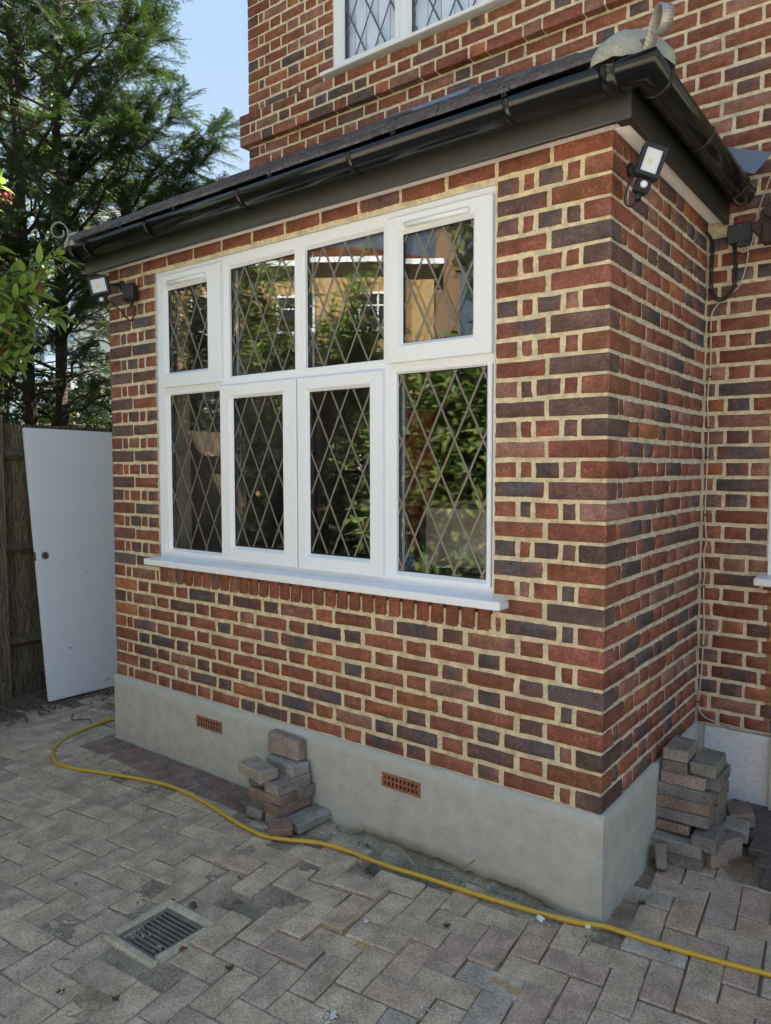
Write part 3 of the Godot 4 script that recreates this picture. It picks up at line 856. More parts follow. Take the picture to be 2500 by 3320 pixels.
func plinth(ext: Node3D):
	# smooth cement render, 12 mm proud of the brickwork, its foot broken away over the hole
	var n := FastNoiseLite.new(); n.seed = 8; n.frequency = 9.0; n.fractal_octaves = 4
	var m := MB.new(true)
	var step := 0.02
	var X := WALL_L - 0.012
	var foot := func(x: float):
		var f := -0.06
		if x > -1.25 and x < 0.0:
			f = lerpf(-0.06, 0.008 + n.get_noise_2d(x * 1.3, 0) * 0.012 + n.get_noise_2d(x * 7.0, 4) * 0.012, smoothstep(-1.25, -1.05, x) * (1.0 - smoothstep(-0.28, -0.02, x)))
		return f
	var zz := func(x: float, y: float): return 0.012 + n.get_noise_2d(x * 0.35, y * 0.35) * 0.0022
	var cols := int(ceil((0.012 - X) / step))
	for i in cols:
		var x0 := X + i * step; var x1 := minf(x0 + step, 0.012)
		var f0: float = foot.call(x0); var f1: float = foot.call(x1)
		var t0 := 0.383 + n.get_noise_2d(x0 * 2.0, 9) * 0.004; var t1 := 0.383 + n.get_noise_2d(x1 * 2.0, 9) * 0.004
		for j in 8:
			var a0 := lerpf(f0, t0, j / 8.0); var a1 := lerpf(f1, t1, j / 8.0); var b0 := lerpf(f0, t0, (j + 1) / 8.0); var b1 := lerpf(f1, t1, (j + 1) / 8.0)
			m.quad(Vector3(x0, a0, zz.call(x0, a0)), Vector3(x1, a1, zz.call(x1, a1)), Vector3(x1, b1, zz.call(x1, b1)), Vector3(x0, b0, zz.call(x0, b0)), Vector3.BACK)
		m.quad(Vector3(x0, t0, zz.call(x0, t0)), Vector3(x1, t1, zz.call(x1, t1)), Vector3(x1, t1 + 0.006, -0.006), Vector3(x0, t0 + 0.006, -0.006), Vector3.UP)
		m.quad(Vector3(x0, f0, zz.call(x0, f0)), Vector3(x1, f1, zz.call(x1, f1)), Vector3(x1, f1 - 0.008, -0.03), Vector3(x0, f0 - 0.008, -0.03), Vector3.DOWN)
	for i in 62:
		var z0 := 0.012 - i * step; var z1 := z0 - step
		var xx := func(z: float, y: float): return 0.012 + n.get_noise_2d(z * 0.35 + 40.0, y * 0.35) * 0.002 * clampf(-z * 10.0 + 0.12, 0, 1)
		for j in 8:
			var a := lerpf(-0.06, 0.383, j / 8.0); var b := lerpf(-0.06, 0.383, (j + 1) / 8.0)
			m.quad(Vector3(xx.call(z0, a), a, z0), Vector3(xx.call(z1, a), a, z1), Vector3(xx.call(z1, b), b, z1), Vector3(xx.call(z0, b), b, z0), Vector3.RIGHT)
		m.quad(Vector3(xx.call(z0, 0.383), 0.383, z0), Vector3(xx.call(z1, 0.383), 0.383, z1), Vector3(-0.006, 0.389, z1), Vector3(-0.006, 0.389, z0), Vector3.UP)
	m.quad(Vector3(X, -0.06, 0.012), Vector3(X, -0.06, -1.235), Vector3(X, 0.383, -1.235), Vector3(X, 0.383, 0.012), Vector3.LEFT)
	var pl := obj("plinth", m.done(M.render), null, ext)
	m = MB.new()
	m.box(Vector3(WALL_L, -0.35, -1.23), Vector3(-0.002, 0.38, -0.031))
	obj("footing", m.done(M.footing), null, ext)
	# terracotta air bricks: two rows of square holes, built as bars round real openings
	for c in [Vector3(-2.142, 0.269, 0.0), Vector3(-0.877, 0.277, 0.0)]:
		var w := 0.205; var hh := 0.062
		m = MB.new()
		var z0 := 0.0; var z1 := 0.0175
		var nx := 9; var cell := (w - 0.018) / nx; var bar := cell * 0.46
		m.box(Vector3(-w / 2, -hh / 2, z0), Vector3(w / 2, -hh / 2 + 0.010, z1)); m.box(Vector3(-w / 2, hh / 2 - 0.010, z0), Vector3(w / 2, hh / 2, z1))
		m.box(Vector3(-w / 2 + 0.0005, -0.0045, z0), Vector3(w / 2 - 0.0005, 0.0045, z1 - 0.001))
		for i in nx + 1:
			var x := -w / 2 + 0.009 + i * cell
			var half := bar / 2 if i > 0 and i < nx else bar * 0.75
			m.box(Vector3(maxf(x - half, -w / 2 + 0.0003), -hh / 2 + 0.0004, z0), Vector3(minf(x + half, w / 2 - 0.0003), hh / 2 - 0.0004, z1 - 0.0005))
		var ab := obj("air_brick", m.done(M.terracotta), null, ext, c)
		m = MB.new(); m.box(Vector3(-w / 2 + 0.004, -hh / 2 + 0.004, 0.0142), Vector3(w / 2 - 0.004, hh / 2 - 0.004, 0.0150))
		obj("air_brick_void", m.done(M.dark_hole), null, ab)

func room(ext: Node3D):
	var m := MB.new()
	var x0 := -2.76; var x1 := -0.27; var zb := -4.2; var z0 := -0.252
	m.box(Vector3(x0 - 0.1, 0.25, zb), Vector3(x0, 2.76, z0)); m.box(Vector3(x1, 0.25, zb), Vector3(x1 + 0.1, 2.76, z0))
	m.box(Vector3(x0, 0.25, zb - 0.1), Vector3(-1.55, 2.76, zb))
	m.box(Vector3(x0, 2.66, zb), Vector3(x1, 2.76, z0))
	obj("room_wall", m.done(M.room_wall), null, ext)
	m = MB.new()
	m.box(Vector3(x0, 0.20, zb), Vector3(x1, 0.36, z0)); m.box(Vector3(-1.55, 0.36, zb - 0.1), Vector3(x1, 2.66, zb))
	m.box(Vector3(x0 + 0.01, 0.36, -2.3), Vector3(-1.65, 1.12, -1.7))
	m.box(Vector3(-1.30, 0.36, -2.6), Vector3(-0.30, 1.22, -2.1))
	obj("room_furniture", m.done(M.room_dark), null, ext)
	m = MB.new(); m.box(Vector3(x0, 1.1, z0), Vector3(x1, 1.14, -0.1))
	obj("window_board", m.done(M.upvc), null, ext)

func window_things():
	# things on the window board, seen through the glass
	var m := MB.new()
	m.cbox(Vector3(0.30, 0.27, 0.02), 0.004, Transform3D(Basis(Vector3.UP, 0.35) * Basis(Vector3.RIGHT, -0.15), Vector3.ZERO))
	var t := thing("screen", "beige-backed screen with dark edge standing inside the lower right window pane", "screen", Vector3(-0.83, 1.31, -0.36))
	obj("back_panel", m.done(M.board_cream), null, t)
	m = MB.new(); m.cbox(Vector3(0.36, 0.33, 0.012), 0.003, Transform3D(Basis(Vector3.UP, 0.35) * Basis(Vector3.RIGHT, -0.15), Vector3(-0.005, 0.005, -0.018)))
	obj("bezel", m.done(M.black_matt), null, t)
	m = MB.new(); m.box(Vector3(-0.05, -0.17, -0.05), Vector3(0.05, -0.155, 0.05)); m.box(Vector3(-0.02, -0.155, -0.03), Vector3(0.02, -0.05, -0.018))
	obj("stand", m.done(M.black_matt), null, t)
	var c := thing("cup", "blue patterned cylindrical cup on the inner window board beside the beige screen", "cup", Vector3(-0.965, 1.14, -0.165))
	m = MB.new(true); m.tube([Vector3(0, 0, 0), Vector3(0, 0.11, 0)], 0.027, 20)
	obj("body", m.done(M.cup_blue), null, c)
	m = MB.new(true)
	for k in 14:
		var a := TAU * k / 14.0
		m.tube([Vector3(cos(a) * 0.0272, 0.072 + 0.006 * sin(k * 2.2), sin(a) * 0.0272), Vector3(cos(a + 0.3) * 0.0272, 0.078, sin(a + 0.3) * 0.0272)], 0.0022, 5)
		m.tube([Vector3(cos(a) * 0.0272, 0.006, sin(a) * 0.0272), Vector3(cos(a) * 0.0273, 0.022 + 0.008 * sin(k * 1.7), sin(a) * 0.0273)], 0.0018, 5)
	obj("pattern", m.done(M.upvc), null, c)
	var l := thing("desk_lamp", "dark desk lamp with angled arm and hood behind the lower right pane", "lamp", Vector3(-0.56, 1.14, -0.42))
	m = MB.new(true); m.tube([Vector3(0.02, 0, 0), Vector3(-0.02, 0.25, -0.01), Vector3(-0.16, 0.45, 0.02)], 0.006, 8)
	obj("arm", m.done(M.black_matt), null, l)
	m = MB.new(true); m.tube([Vector3(-0.16, 0.44, 0.02), Vector3(-0.19, 0.47, 0.03), Vector3(-0.26, 0.47, 0.06)], [0.02, 0.05, 0.065], 14)
	obj("shade", m.done(M.black_matt), null, l)
	m = MB.new(true); m.tube([Vector3(0.02, 0, 0), Vector3(0.02, 0.012, 0)], 0.06, 14)
	obj("base", m.done(M.black_matt), null, l)
	m = MB.new(true)
	var pts := []
	for k in 25:
		pts.append(Vector3(k * 0.016, 0, 0.025 * sin(k * 1.5)))
	for k in 24:
		var a: Vector3 = pts[k]; var b: Vector3 = pts[k + 1]
		m.quad(a, b, b + Vector3(0, 1.0, 0), a + Vector3(0, 1.0, 0), Vector3.BACK)
	var cu := obj("curtain", m.done(M.curtain_red), null, null, Vector3(-1.72, 0.95, -0.9))
	tag(cu, "dark red curtain hanging in the room behind the third window light", "curtain")

func extension():
	var ext := thing("brick_extension", "single-storey red and blue-grey brick extension with white leaded window and rendered plinth", "building")
	front_wall(ext)
	side_wall(ext)
	settle("brick")
	plinth(ext)
	main_window(ext)
	eaves_and_roof(ext)
	room(ext)
	window_things()

# ---------------------------------------------------------------- the house behind
func house():
	var hs := thing("brick_house", "two-storey red brick house behind the extension with projecting brick band and leaded upstairs window", "building")
	var pl := Transform3D(Basis.IDENTITY, Vector3(0, 0, HOUSE_Z))
	var XL := -3.155; var XR := 1.45
	var win := [-2.345, -0.72, 4.165, 5.45]
	var upper := mortar_sheet(hs, "upper_wall", XL + 0.004, XR, 2.72, 5.6, 0.011, pl, M.mortar_house, [win, [-2.95, -0.12, 2.0, 2.80]], 13)
	var low := mortar_sheet(hs, "lower_wall", -0.01, 0.295, 0.385, 2.72, 0.011, pl, M.mortar_house, [], 15)
	var h := 0.0635
	for n in range(-9, 32):
		var y := cy(n)
		if n >= -9: # plain strip right of the extension, alternate courses of headers and stretchers
			if y > 2.72: continue
			var row: Array = [[0.0, 0.047], [0.058, 0.229]] if n % 2 == 0 else [[0.0, 0.089], [0.1, 0.099], [0.21, 0.078]]
			if n >= 21: row = [[0.0, 0.047], [0.058, 0.205], [0.274, 0.2], [0.485, 0.2]] if n % 2 == 0 else [[0.0, 0.089], [0.1, 0.099], [0.21, 0.099], [0.32, 0.099], [0.43, 0.2]]
			if n < 7: row = [[0.0, 0.047], [0.058, 0.215], [0.284, 0.102], [0.397, 0.215]] if n % 2 == 0 else [[0.0, 0.089], [0.1, 0.099], [0.21, 0.215], [0.436, 0.1]]
			for b in row:
				put(low, brick_mesh(b[1], h, pick(0.36), rng.randi_range(0, 5)), pl * Transform3D(Basis(Vector3.BACK, rng.randf_range(-0.006, 0.006)), Vector3(b[0] + b[1] / 2, y + rng.randf_range(-0.0015, 0.0015), rng.randf_range(-0.001, 0.001))), b[1])
	settle("brick")
	for k in range(0, 39):
		var y := 2.7225 + 0.0375 + k * 0.075
		if y > 5.55: continue
		var odd := k % 2 == 1
		var band := y > 3.905 and y < 4.14
		var ws := [0.1, 0.047] if odd else []
		for q in 16: ws.append_array([0.213, 0.101])
		var x := XL - (0.045 if band else 0.0)
		for q in ws.size():
			var w: float = ws[q]
			var x1 := x + w
			if x1 > XR: break
			var pieces := [[x, x1]]
			if y > win[2] and y < win[3]:
				pieces = []
				if x < win[0] - 0.03: pieces.append([x, minf(x1, win[0] - 0.006)])
				if x1 > win[1] + 0.03: pieces.append([maxf(x, win[1] + 0.006), x1])
			for pc in pieces:
				var pw: float = pc[1] - pc[0]
				var cx: float = (pc[0] + pc[1]) / 2
				# covered by the roof of the extension
				if y < 3.66 and cx > WALL_L + 1.25 - (y - 2.9) * 0.2 and cx < -1.3: continue
				if y < 2.95 + maxf(0, (-cx + 0.0)) * PITCH_K and cx < 0.12 and cx > -1.3: continue
				if y < 2.95 + maxf(0, cx - WALL_L) * PITCH_K and cx <= WALL_L + 1.25: continue
				var t := pick(0.17)
				var mesh := brick_mesh(pw, h, t, rng.randi_range(0, 5))
				var z := 0.0
				if band: z = 0.045
				if band and y < 3.98 and q > 0:
					mesh = corner_brick(pw, h, 0.06, t, k % 5, -1.0)
					put(upper, mesh, pl * Transform3D(Basis.IDENTITY, Vector3(pc[0], y, z)), pw)
				elif q == 0:
					mesh = corner_brick(pw, h, 0.1, t, k % 5, -1.0)
					put(upper, mesh, pl * Transform3D(Basis.IDENTITY, Vector3(pc[0], y, z)), pw)
				else:
					put(upper, mesh, pl * Transform3D(Basis(Vector3.BACK, rng.randf_range(-0.005, 0.005)), Vector3(cx, y + rng.randf_range(-0.001, 0.001), z + rng.randf_range(-0.001, 0.001))), pw)
			x = x1 + 0.0115
	settle("brick")
	var m := MB.new()                    # the bed of the projecting band, with its mortar-smeared underside
	m.box(Vector3(XL - 0.041, 3.9345, -0.05), Vector3(XR, 4.1405, 0.0405), Color.WHITE, pl)
	obj("band_bed", m.done(M.mortar_house), null, hs)
	# body of the house: solid masonry round the rooms, floors, and a hipped roof
	m = MB.new()
	m.box(Vector3(XL + 0.012, 0.0, -9.0), Vector3(XL + 0.25, 5.6, HOUSE_Z - 0.012))
	m.box(Vector3(XL + 0.25, 2.86, HOUSE_Z - 0.3), Vector3(-2.35, 5.6, HOUSE_Z - 0.012)); m.box(Vector3(-0.715, 2.86, HOUSE_Z - 0.3), Vector3(5.5, 5.6, HOUSE_Z - 0.012))
	m.box(Vector3(-2.35, 2.86, HOUSE_Z - 0.3), Vector3(-0.715, 4.16, HOUSE_Z - 0.012)); m.box(Vector3(-2.35, 5.455, HOUSE_Z - 0.3), Vector3(-0.715, 5.6, HOUSE_Z - 0.012))
	m.box(Vector3(-0.16, 0.0, HOUSE_Z - 0.3), Vector3(0.294, 2.86, HOUSE_Z - 0.012)); m.box(Vector3(1.4, 0.0, HOUSE_Z - 0.3), Vector3(5.5, 2.86, HOUSE_Z - 0.012))
	m.box(Vector3(0.294, 0.0, HOUSE_Z - 0.3), Vector3(1.4, 1.1, HOUSE_Z - 0.012)); m.box(Vector3(0.294, 2.4, HOUSE_Z - 0.3), Vector3(1.4, 2.86, HOUSE_Z - 0.012))
	m.box(Vector3(5.26, 0.0, -9.0), Vector3(5.5, 5.6, HOUSE_Z - 0.31)); m.box(Vector3(XL + 0.25, 0.0, -9.0), Vector3(5.26, 5.6, -8.75))
	m.box(Vector3(XL + 0.25, 5.45, -8.75), Vector3(5.26, 5.59, HOUSE_Z - 0.31)); m.box(Vector3(XL + 0.25, 2.85, -8.75), Vector3(5.26, 2.95, HOUSE_Z - 0.31))
	obj("masonry", m.done(M.stock_brick), null, hs)
	m = MB.new()
	var e := [Vector3(XL - 0.4, 5.6, -0.85), Vector3(5.9, 5.6, -0.85), Vector3(5.9, 5.6, -9.4), Vector3(XL - 0.4, 5.6, -9.4)]
	var r0 := Vector3(0.3, 8.3, -5.1); var r1 := Vector3(2.4, 8.3, -5.1)
	var rc := Color(0.16, 0.06, 0.04)
	m.quad(e[0], e[1], r1, r0, Vector3(0, 1, 1), rc); m.quad(e[2], e[3], r0, r1, Vector3(0, 1, -1), rc); m.tri(e[1], e[2], r1, Vector3(1, 1, 0), rc); m.tri(e[3], e[0], r0, Vector3(-1, 1, 0), rc)
	m.quad(e[0], e[1], e[2], e[3], Vector3.DOWN, Color(0.5, 0.5, 0.5))
	obj("roof", m.done(M.red_roof), null, hs)
	# upstairs window: two side sashes and a fixed light, with vertical blinds inside
	var uw := Node3D.new(); uw.name = "upper_window"; hs.add_child(uw)
	var zf := HOUSE_Z + 0.006
	m = MB.new()
	frame_ring(m, rect(-2.338, 4.172, -0.725, 5.45), rect(-2.300, 4.206, -0.763, 5.41), zf - 0.07, zf, 0.004)
	for xx in [[-1.815, -1.732], [-1.262, -1.225]]:
		frame_bar(m, Vector3(xx[0], 4.19, zf - 0.068), Vector3(xx[1], 5.43, zf - 0.002))
	obj("frame", m.done(M.upvc_old), null, uw)
	var lights := [[rect(-2.318, 4.192, -1.800, 5.425), rect(-2.250, 4.246, -1.842, 5.36), true], [rect(-1.745, 4.180, -1.245, 5.43), rect(-1.724, 4.199, -1.263, 5.40), false], [rect(-1.240, 4.192, -0.745, 5.425), rect(-1.172, 4.246, -0.812, 5.36), true]]
	for L in lights:
		m = MB.new()
		frame_ring(m, L[0], L[1], zf - 0.05, zf + (0.012 if L[2] else 0.001), 0.012)
		obj("sash" if L[2] else "glazing_bead", m.done(M.upvc_old), null, uw)
		m = MB.new(); frame_ring(m, L[1].grow(0.004), L[1].grow(-0.003), zf - 0.05, zf - 0.016, 0.001)
		obj("gasket", m.done(M.gasket), null, uw)
		pane(uw, L[1], zf - 0.02, 0.079, 0.156, 0.0125, M.lead_up, [0.0, -0.02], Vector2(rng.randf_range(-0.002, 0.002), 0))
	for k in 17:
		var x := -2.29 + k * 0.094
		m = MB.new(true)
		var dz := 0.012
		for q in 4:
			var a := x + q * 0.0225; var b := a + 0.0225
			var za := zf - 0.056 - dz * sin(PI * q / 4.0); var zb := zf - 0.056 - dz * sin(PI * (q + 1) / 4.0)
			m.quad(Vector3(a, 4.17, za), Vector3(b, 4.17, zb), Vector3(b, 5.45, zb), Vector3(a, 5.45, za), Vector3.BACK)
		obj("blind_slat", m.done(M.blind), null, uw)
	m = MB.new()
	m.cbox(Vector3(1.68, 0.022, 0.085), 0.004, Transform3D(Basis(Vector3.RIGHT, 0.12), Vector3(-1.54, 4.163, HOUSE_Z + 0.055)))
	obj("window_sill", m.done(M.upvc_old), null, uw)
	# the sliver of the next window at the right edge, its sill, the white plinth
	m = MB.new()
	m.box(Vector3(0.2945, 1.135, HOUSE_Z - 0.06), Vector3(0.345, 2.42, HOUSE_Z + 0.006)); m.box(Vector3(0.345, 1.135, HOUSE_Z - 0.06), Vector3(1.42, 1.19, HOUSE_Z + 0.004)); m.box(Vector3(1.37, 1.19, HOUSE_Z - 0.06), Vector3(1.42, 2.42, HOUSE_Z + 0.005)); m.box(Vector3(0.345, 2.37, HOUSE_Z - 0.06), Vector3(1.37, 2.42, HOUSE_Z + 0.004))
	m.cbox(Vector3(1.22, 0.035, 0.09), 0.005, Transform3D(Basis(Vector3.RIGHT, 0.1), Vector3(0.86, 1.115, HOUSE_Z + 0.04)))
	var sw := obj("side_window_frame", m.done(M.upvc_old), null, hs)
	m = MB.new(); m.quad(Vector3(0.34, 1.18, HOUSE_Z - 0.04), Vector3(1.38, 1.18, HOUSE_Z - 0.04), Vector3(1.38, 2.38, HOUSE_Z - 0.04), Vector3(0.34, 2.38, HOUSE_Z - 0.04), Vector3.BACK)
	obj("pane", m.done(M.window_dark), null, sw)
	m = MB.new(true)
	var n := FastNoiseLite.new(); n.seed = 4; n.frequency = 14.0
	for i in 16:
		for j in 12:
			var q := []
			for c in [[0, 0], [1, 0], [1, 1], [0, 1]]:
				var u: float = 0.045 + (i + c[0]) * 0.0177
				var v: float = 0.03 + (j + c[1]) * 0.0295
				if i + c[0] == 0: u += n.get_noise_2d(v * 3.0, 0) * 0.012
				if j + c[1] == 12: v += n.get_noise_2d(u * 4.0, 3) * 0.006
				q.append(Vector3(u, v, HOUSE_Z + 0.012 + n.get_noise_2d(u, v) * 0.003))
			m.quad(q[0], q[1], q[2], q[3], Vector3.BACK)
	obj("painted_plinth", m.done(M.white_paint), null, hs)
	m = MB.new()
	m.box(Vector3(-0.01, -0.06, HOUSE_Z - 0.012), Vector3(0.9, 0.384, HOUSE_Z + 0.006)); m.box(Vector3(0.335, -0.06, HOUSE_Z + 0.006), Vector3(0.9, 0.384, HOUSE_Z + 0.05))
	obj("plinth", m.done(M.render), null, hs)
	# edge of the porch roof at the right of the picture
	m = MB.new()
	m.cbox(Vector3(0.9, 0.07, 0.06), 0.006, Transform3D(Basis(Vector3.BACK, 0.62) , Vector3(0.60, 2.905, HOUSE_Z + 0.16)))
	m.cbox(Vector3(0.9, 0.05, 0.20), 0.005, Transform3D(Basis(Vector3.BACK, 0.62), Vector3(0.64, 2.97, HOUSE_Z + 0.11)))
	m.cbox(Vector3(0.62, 0.09, 0.07), 0.006, Transform3D(Basis.IDENTITY, Vector3(0.57, 2.64, HOUSE_Z + 0.16)))
	obj("porch_verge", m.done(M.timber_brown), null, hs)

# ---------------------------------------------------------------- fittings on the walls
func floodlight(label: String, head: Vector3, R: Vector3, U: Vector3, w: float, h: float, wall: Vector3, wall_n: Vector3, boxed: bool):
	var t := thing("floodlight", label, "floodlight", wall, "floodlights on the extension corners")
	var N := R.cross(U).normalized()
	var b := Basis(R.normalized(), U.normalized(), N)
	var at := head - wall
	var m := MB.new()
	m.cbox(Vector3(w, h, 0.028), 0.005, Transform3D(b, at))
	frame_box(m, b, at + N * 0.017, w, h, 0.013, 0.008)
	for k in 7: m.box(Vector3(-w * 0.4 + k * w * 0.13, -h * 0.4, -0.032), Vector3(-w * 0.4 + k * w * 0.13 + 0.003, h * 0.4, -0.013), Color.WHITE, Transform3D(b, at))
	obj("housing", m.done(M.lamp_body), null, t)
	m = MB.new(); m.box(Vector3(-w / 2 + 0.0132, -h / 2 + 0.0132, 0.0145), Vector3(w / 2 - 0.0132, h / 2 - 0.0132, 0.0165), Color.WHITE, Transform3D(b, at))
	obj("lens", m.done(M.lamp_glass), null, t)
	m = MB.new(); m.cbox(Vector3(w * 0.2, h * 0.17, 0.0016), 0.0004, Transform3D(b, at + N * 0.0176 + R.normalized() * -w * 0.05 + U.normalized() * -h * 0.02))
	obj("light_chip", m.done(M.lamp_chip), null, t)
	# arm and wall plate
	var up := Vector3.UP
	m = MB.new(true)
	m.tube([wall_n * 0.002, wall_n * 0.012, wall_n * 0.02], [0.026, 0.026, 0.016], 16)
	m.tube([wall_n * 0.015, wall_n * 0.045 + (at - wall_n * 0.045) * 0.3, at - N * 0.022], 0.0065, 10)
	obj("bracket", m.done(M.lamp_body), null, t)
	# movement sensor below the lamp
	var s := at - U.normalized() * (h * 0.5 + 0.030) + N * 0.002
	m = MB.new()
	m.cbox(Vector3(0.050, 0.046, 0.038), 0.007, Transform3D(b, s))
	m.cbox(Vector3(0.018, 0.026, 0.018), 0.003, Transform3D(b, s + U.normalized() * 0.03 - N * 0.006))
	var sensor := obj("sensor", m.done(M.lamp_body), null, t)
	m = MB.new(true)
	var dome := []
	m.tube([s + N * 0.018, s + N * 0.024, s + N * 0.028, s + N * 0.0295], [0.0125, 0.0115, 0.007, 0.001], 14)
	obj("dome", m.done(M.sensor_dome), null, sensor)
	m = MB.new(true)
	if not boxed:
		var g := s - U.normalized() * 0.034
		m.tube([s - U.normalized() * 0.02, g - U.normalized() * 0.012], 0.0105, 12)
		var lp := []
		for k in 15:
			var a := PI * k / 14.0
			lp.append(g - U.normalized() * (0.010 + sin(a) * 0.030) - R.normalized() * (0.021 - cos(a) * 0.021))
		lp.append(g - R.normalized() * 0.044 + U.normalized() * 0.05); lp.append(g - R.normalized() * 0.03 + U.normalized() * 0.085)
		m.tube(lp, 0.0036, 8)
	else:
		m.tube([s - N * 0.01, s + Vector3(0.05, -0.01, -0.02), s + Vector3(0.10, -0.07, -0.055), s + Vector3(0.135, -0.115, -0.075), s + Vector3(0.150, -0.120, -0.08), s + Vector3(0.165, -0.095, -0.085), s + Vector3(0.170, -0.05, -0.088)], 0.0042, 8)
	obj("cable", m.done(M.cable_black), null, t)
	if boxed:
		m = MB.new()
		var bc := Vector3(-2.742, 2.610, 0.036) - wall
		m.cbox(Vector3(0.092, 0.098, 0.055), 0.014, Transform3D(Basis.IDENTITY, bc))
		obj("junction_box", m.done(M.lamp_body), null, t)
		m = MB.new(true); m.tube([bc + Vector3(0.01, -0.045, 0), bc + Vector3(0.01, -0.075, 0)], [0.013, 0.011], 10)
		obj("cable_gland", m.done(M.lamp_body), null, t)

func frame_box(m: MB, b: Basis, c: Vector3, w: float, h: float, t: float, d: float):
	var x := Transform3D(b, c)
	m.box(Vector3(-w / 2, h / 2 - t, -d / 2), Vector3(w / 2, h / 2, d / 2), Color.WHITE, x); m.box(Vector3(-w / 2, -h / 2, -d / 2), Vector3(w / 2, -h / 2 + t, d / 2), Color.WHITE, x)
	m.box(Vector3(-w / 2, -h / 2 + t, -d / 2), Vector3(-w / 2 + t, h / 2 - t, d / 2), Color.WHITE, x); m.box(Vector3(w / 2 - t, -h / 2 + t, -d / 2), Vector3(w / 2, h / 2 - t, d / 2), Color.WHITE, x)

func smooth(pts: Array, per := 6) -> Array:
	var out := []
	for i in pts.size() - 1:
		var p0: Vector3 = pts[maxi(i - 1, 0)]; var p1: Vector3 = pts[i]; var p2: Vector3 = pts[i + 1]; var p3: Vector3 = pts[mini(i + 2, pts.size() - 1)]
		for k in per:
			var t := float(k) / per
			out.append(0.5 * ((2.0 * p1) + (-p0 + p2) * t + (2.0 * p0 - 5.0 * p1 + 4.0 * p2 - p3) * t * t + (-p0 + 3.0 * p1 - 3.0 * p2 + p3) * t * t * t))
	out.append(pts[-1])
	return out

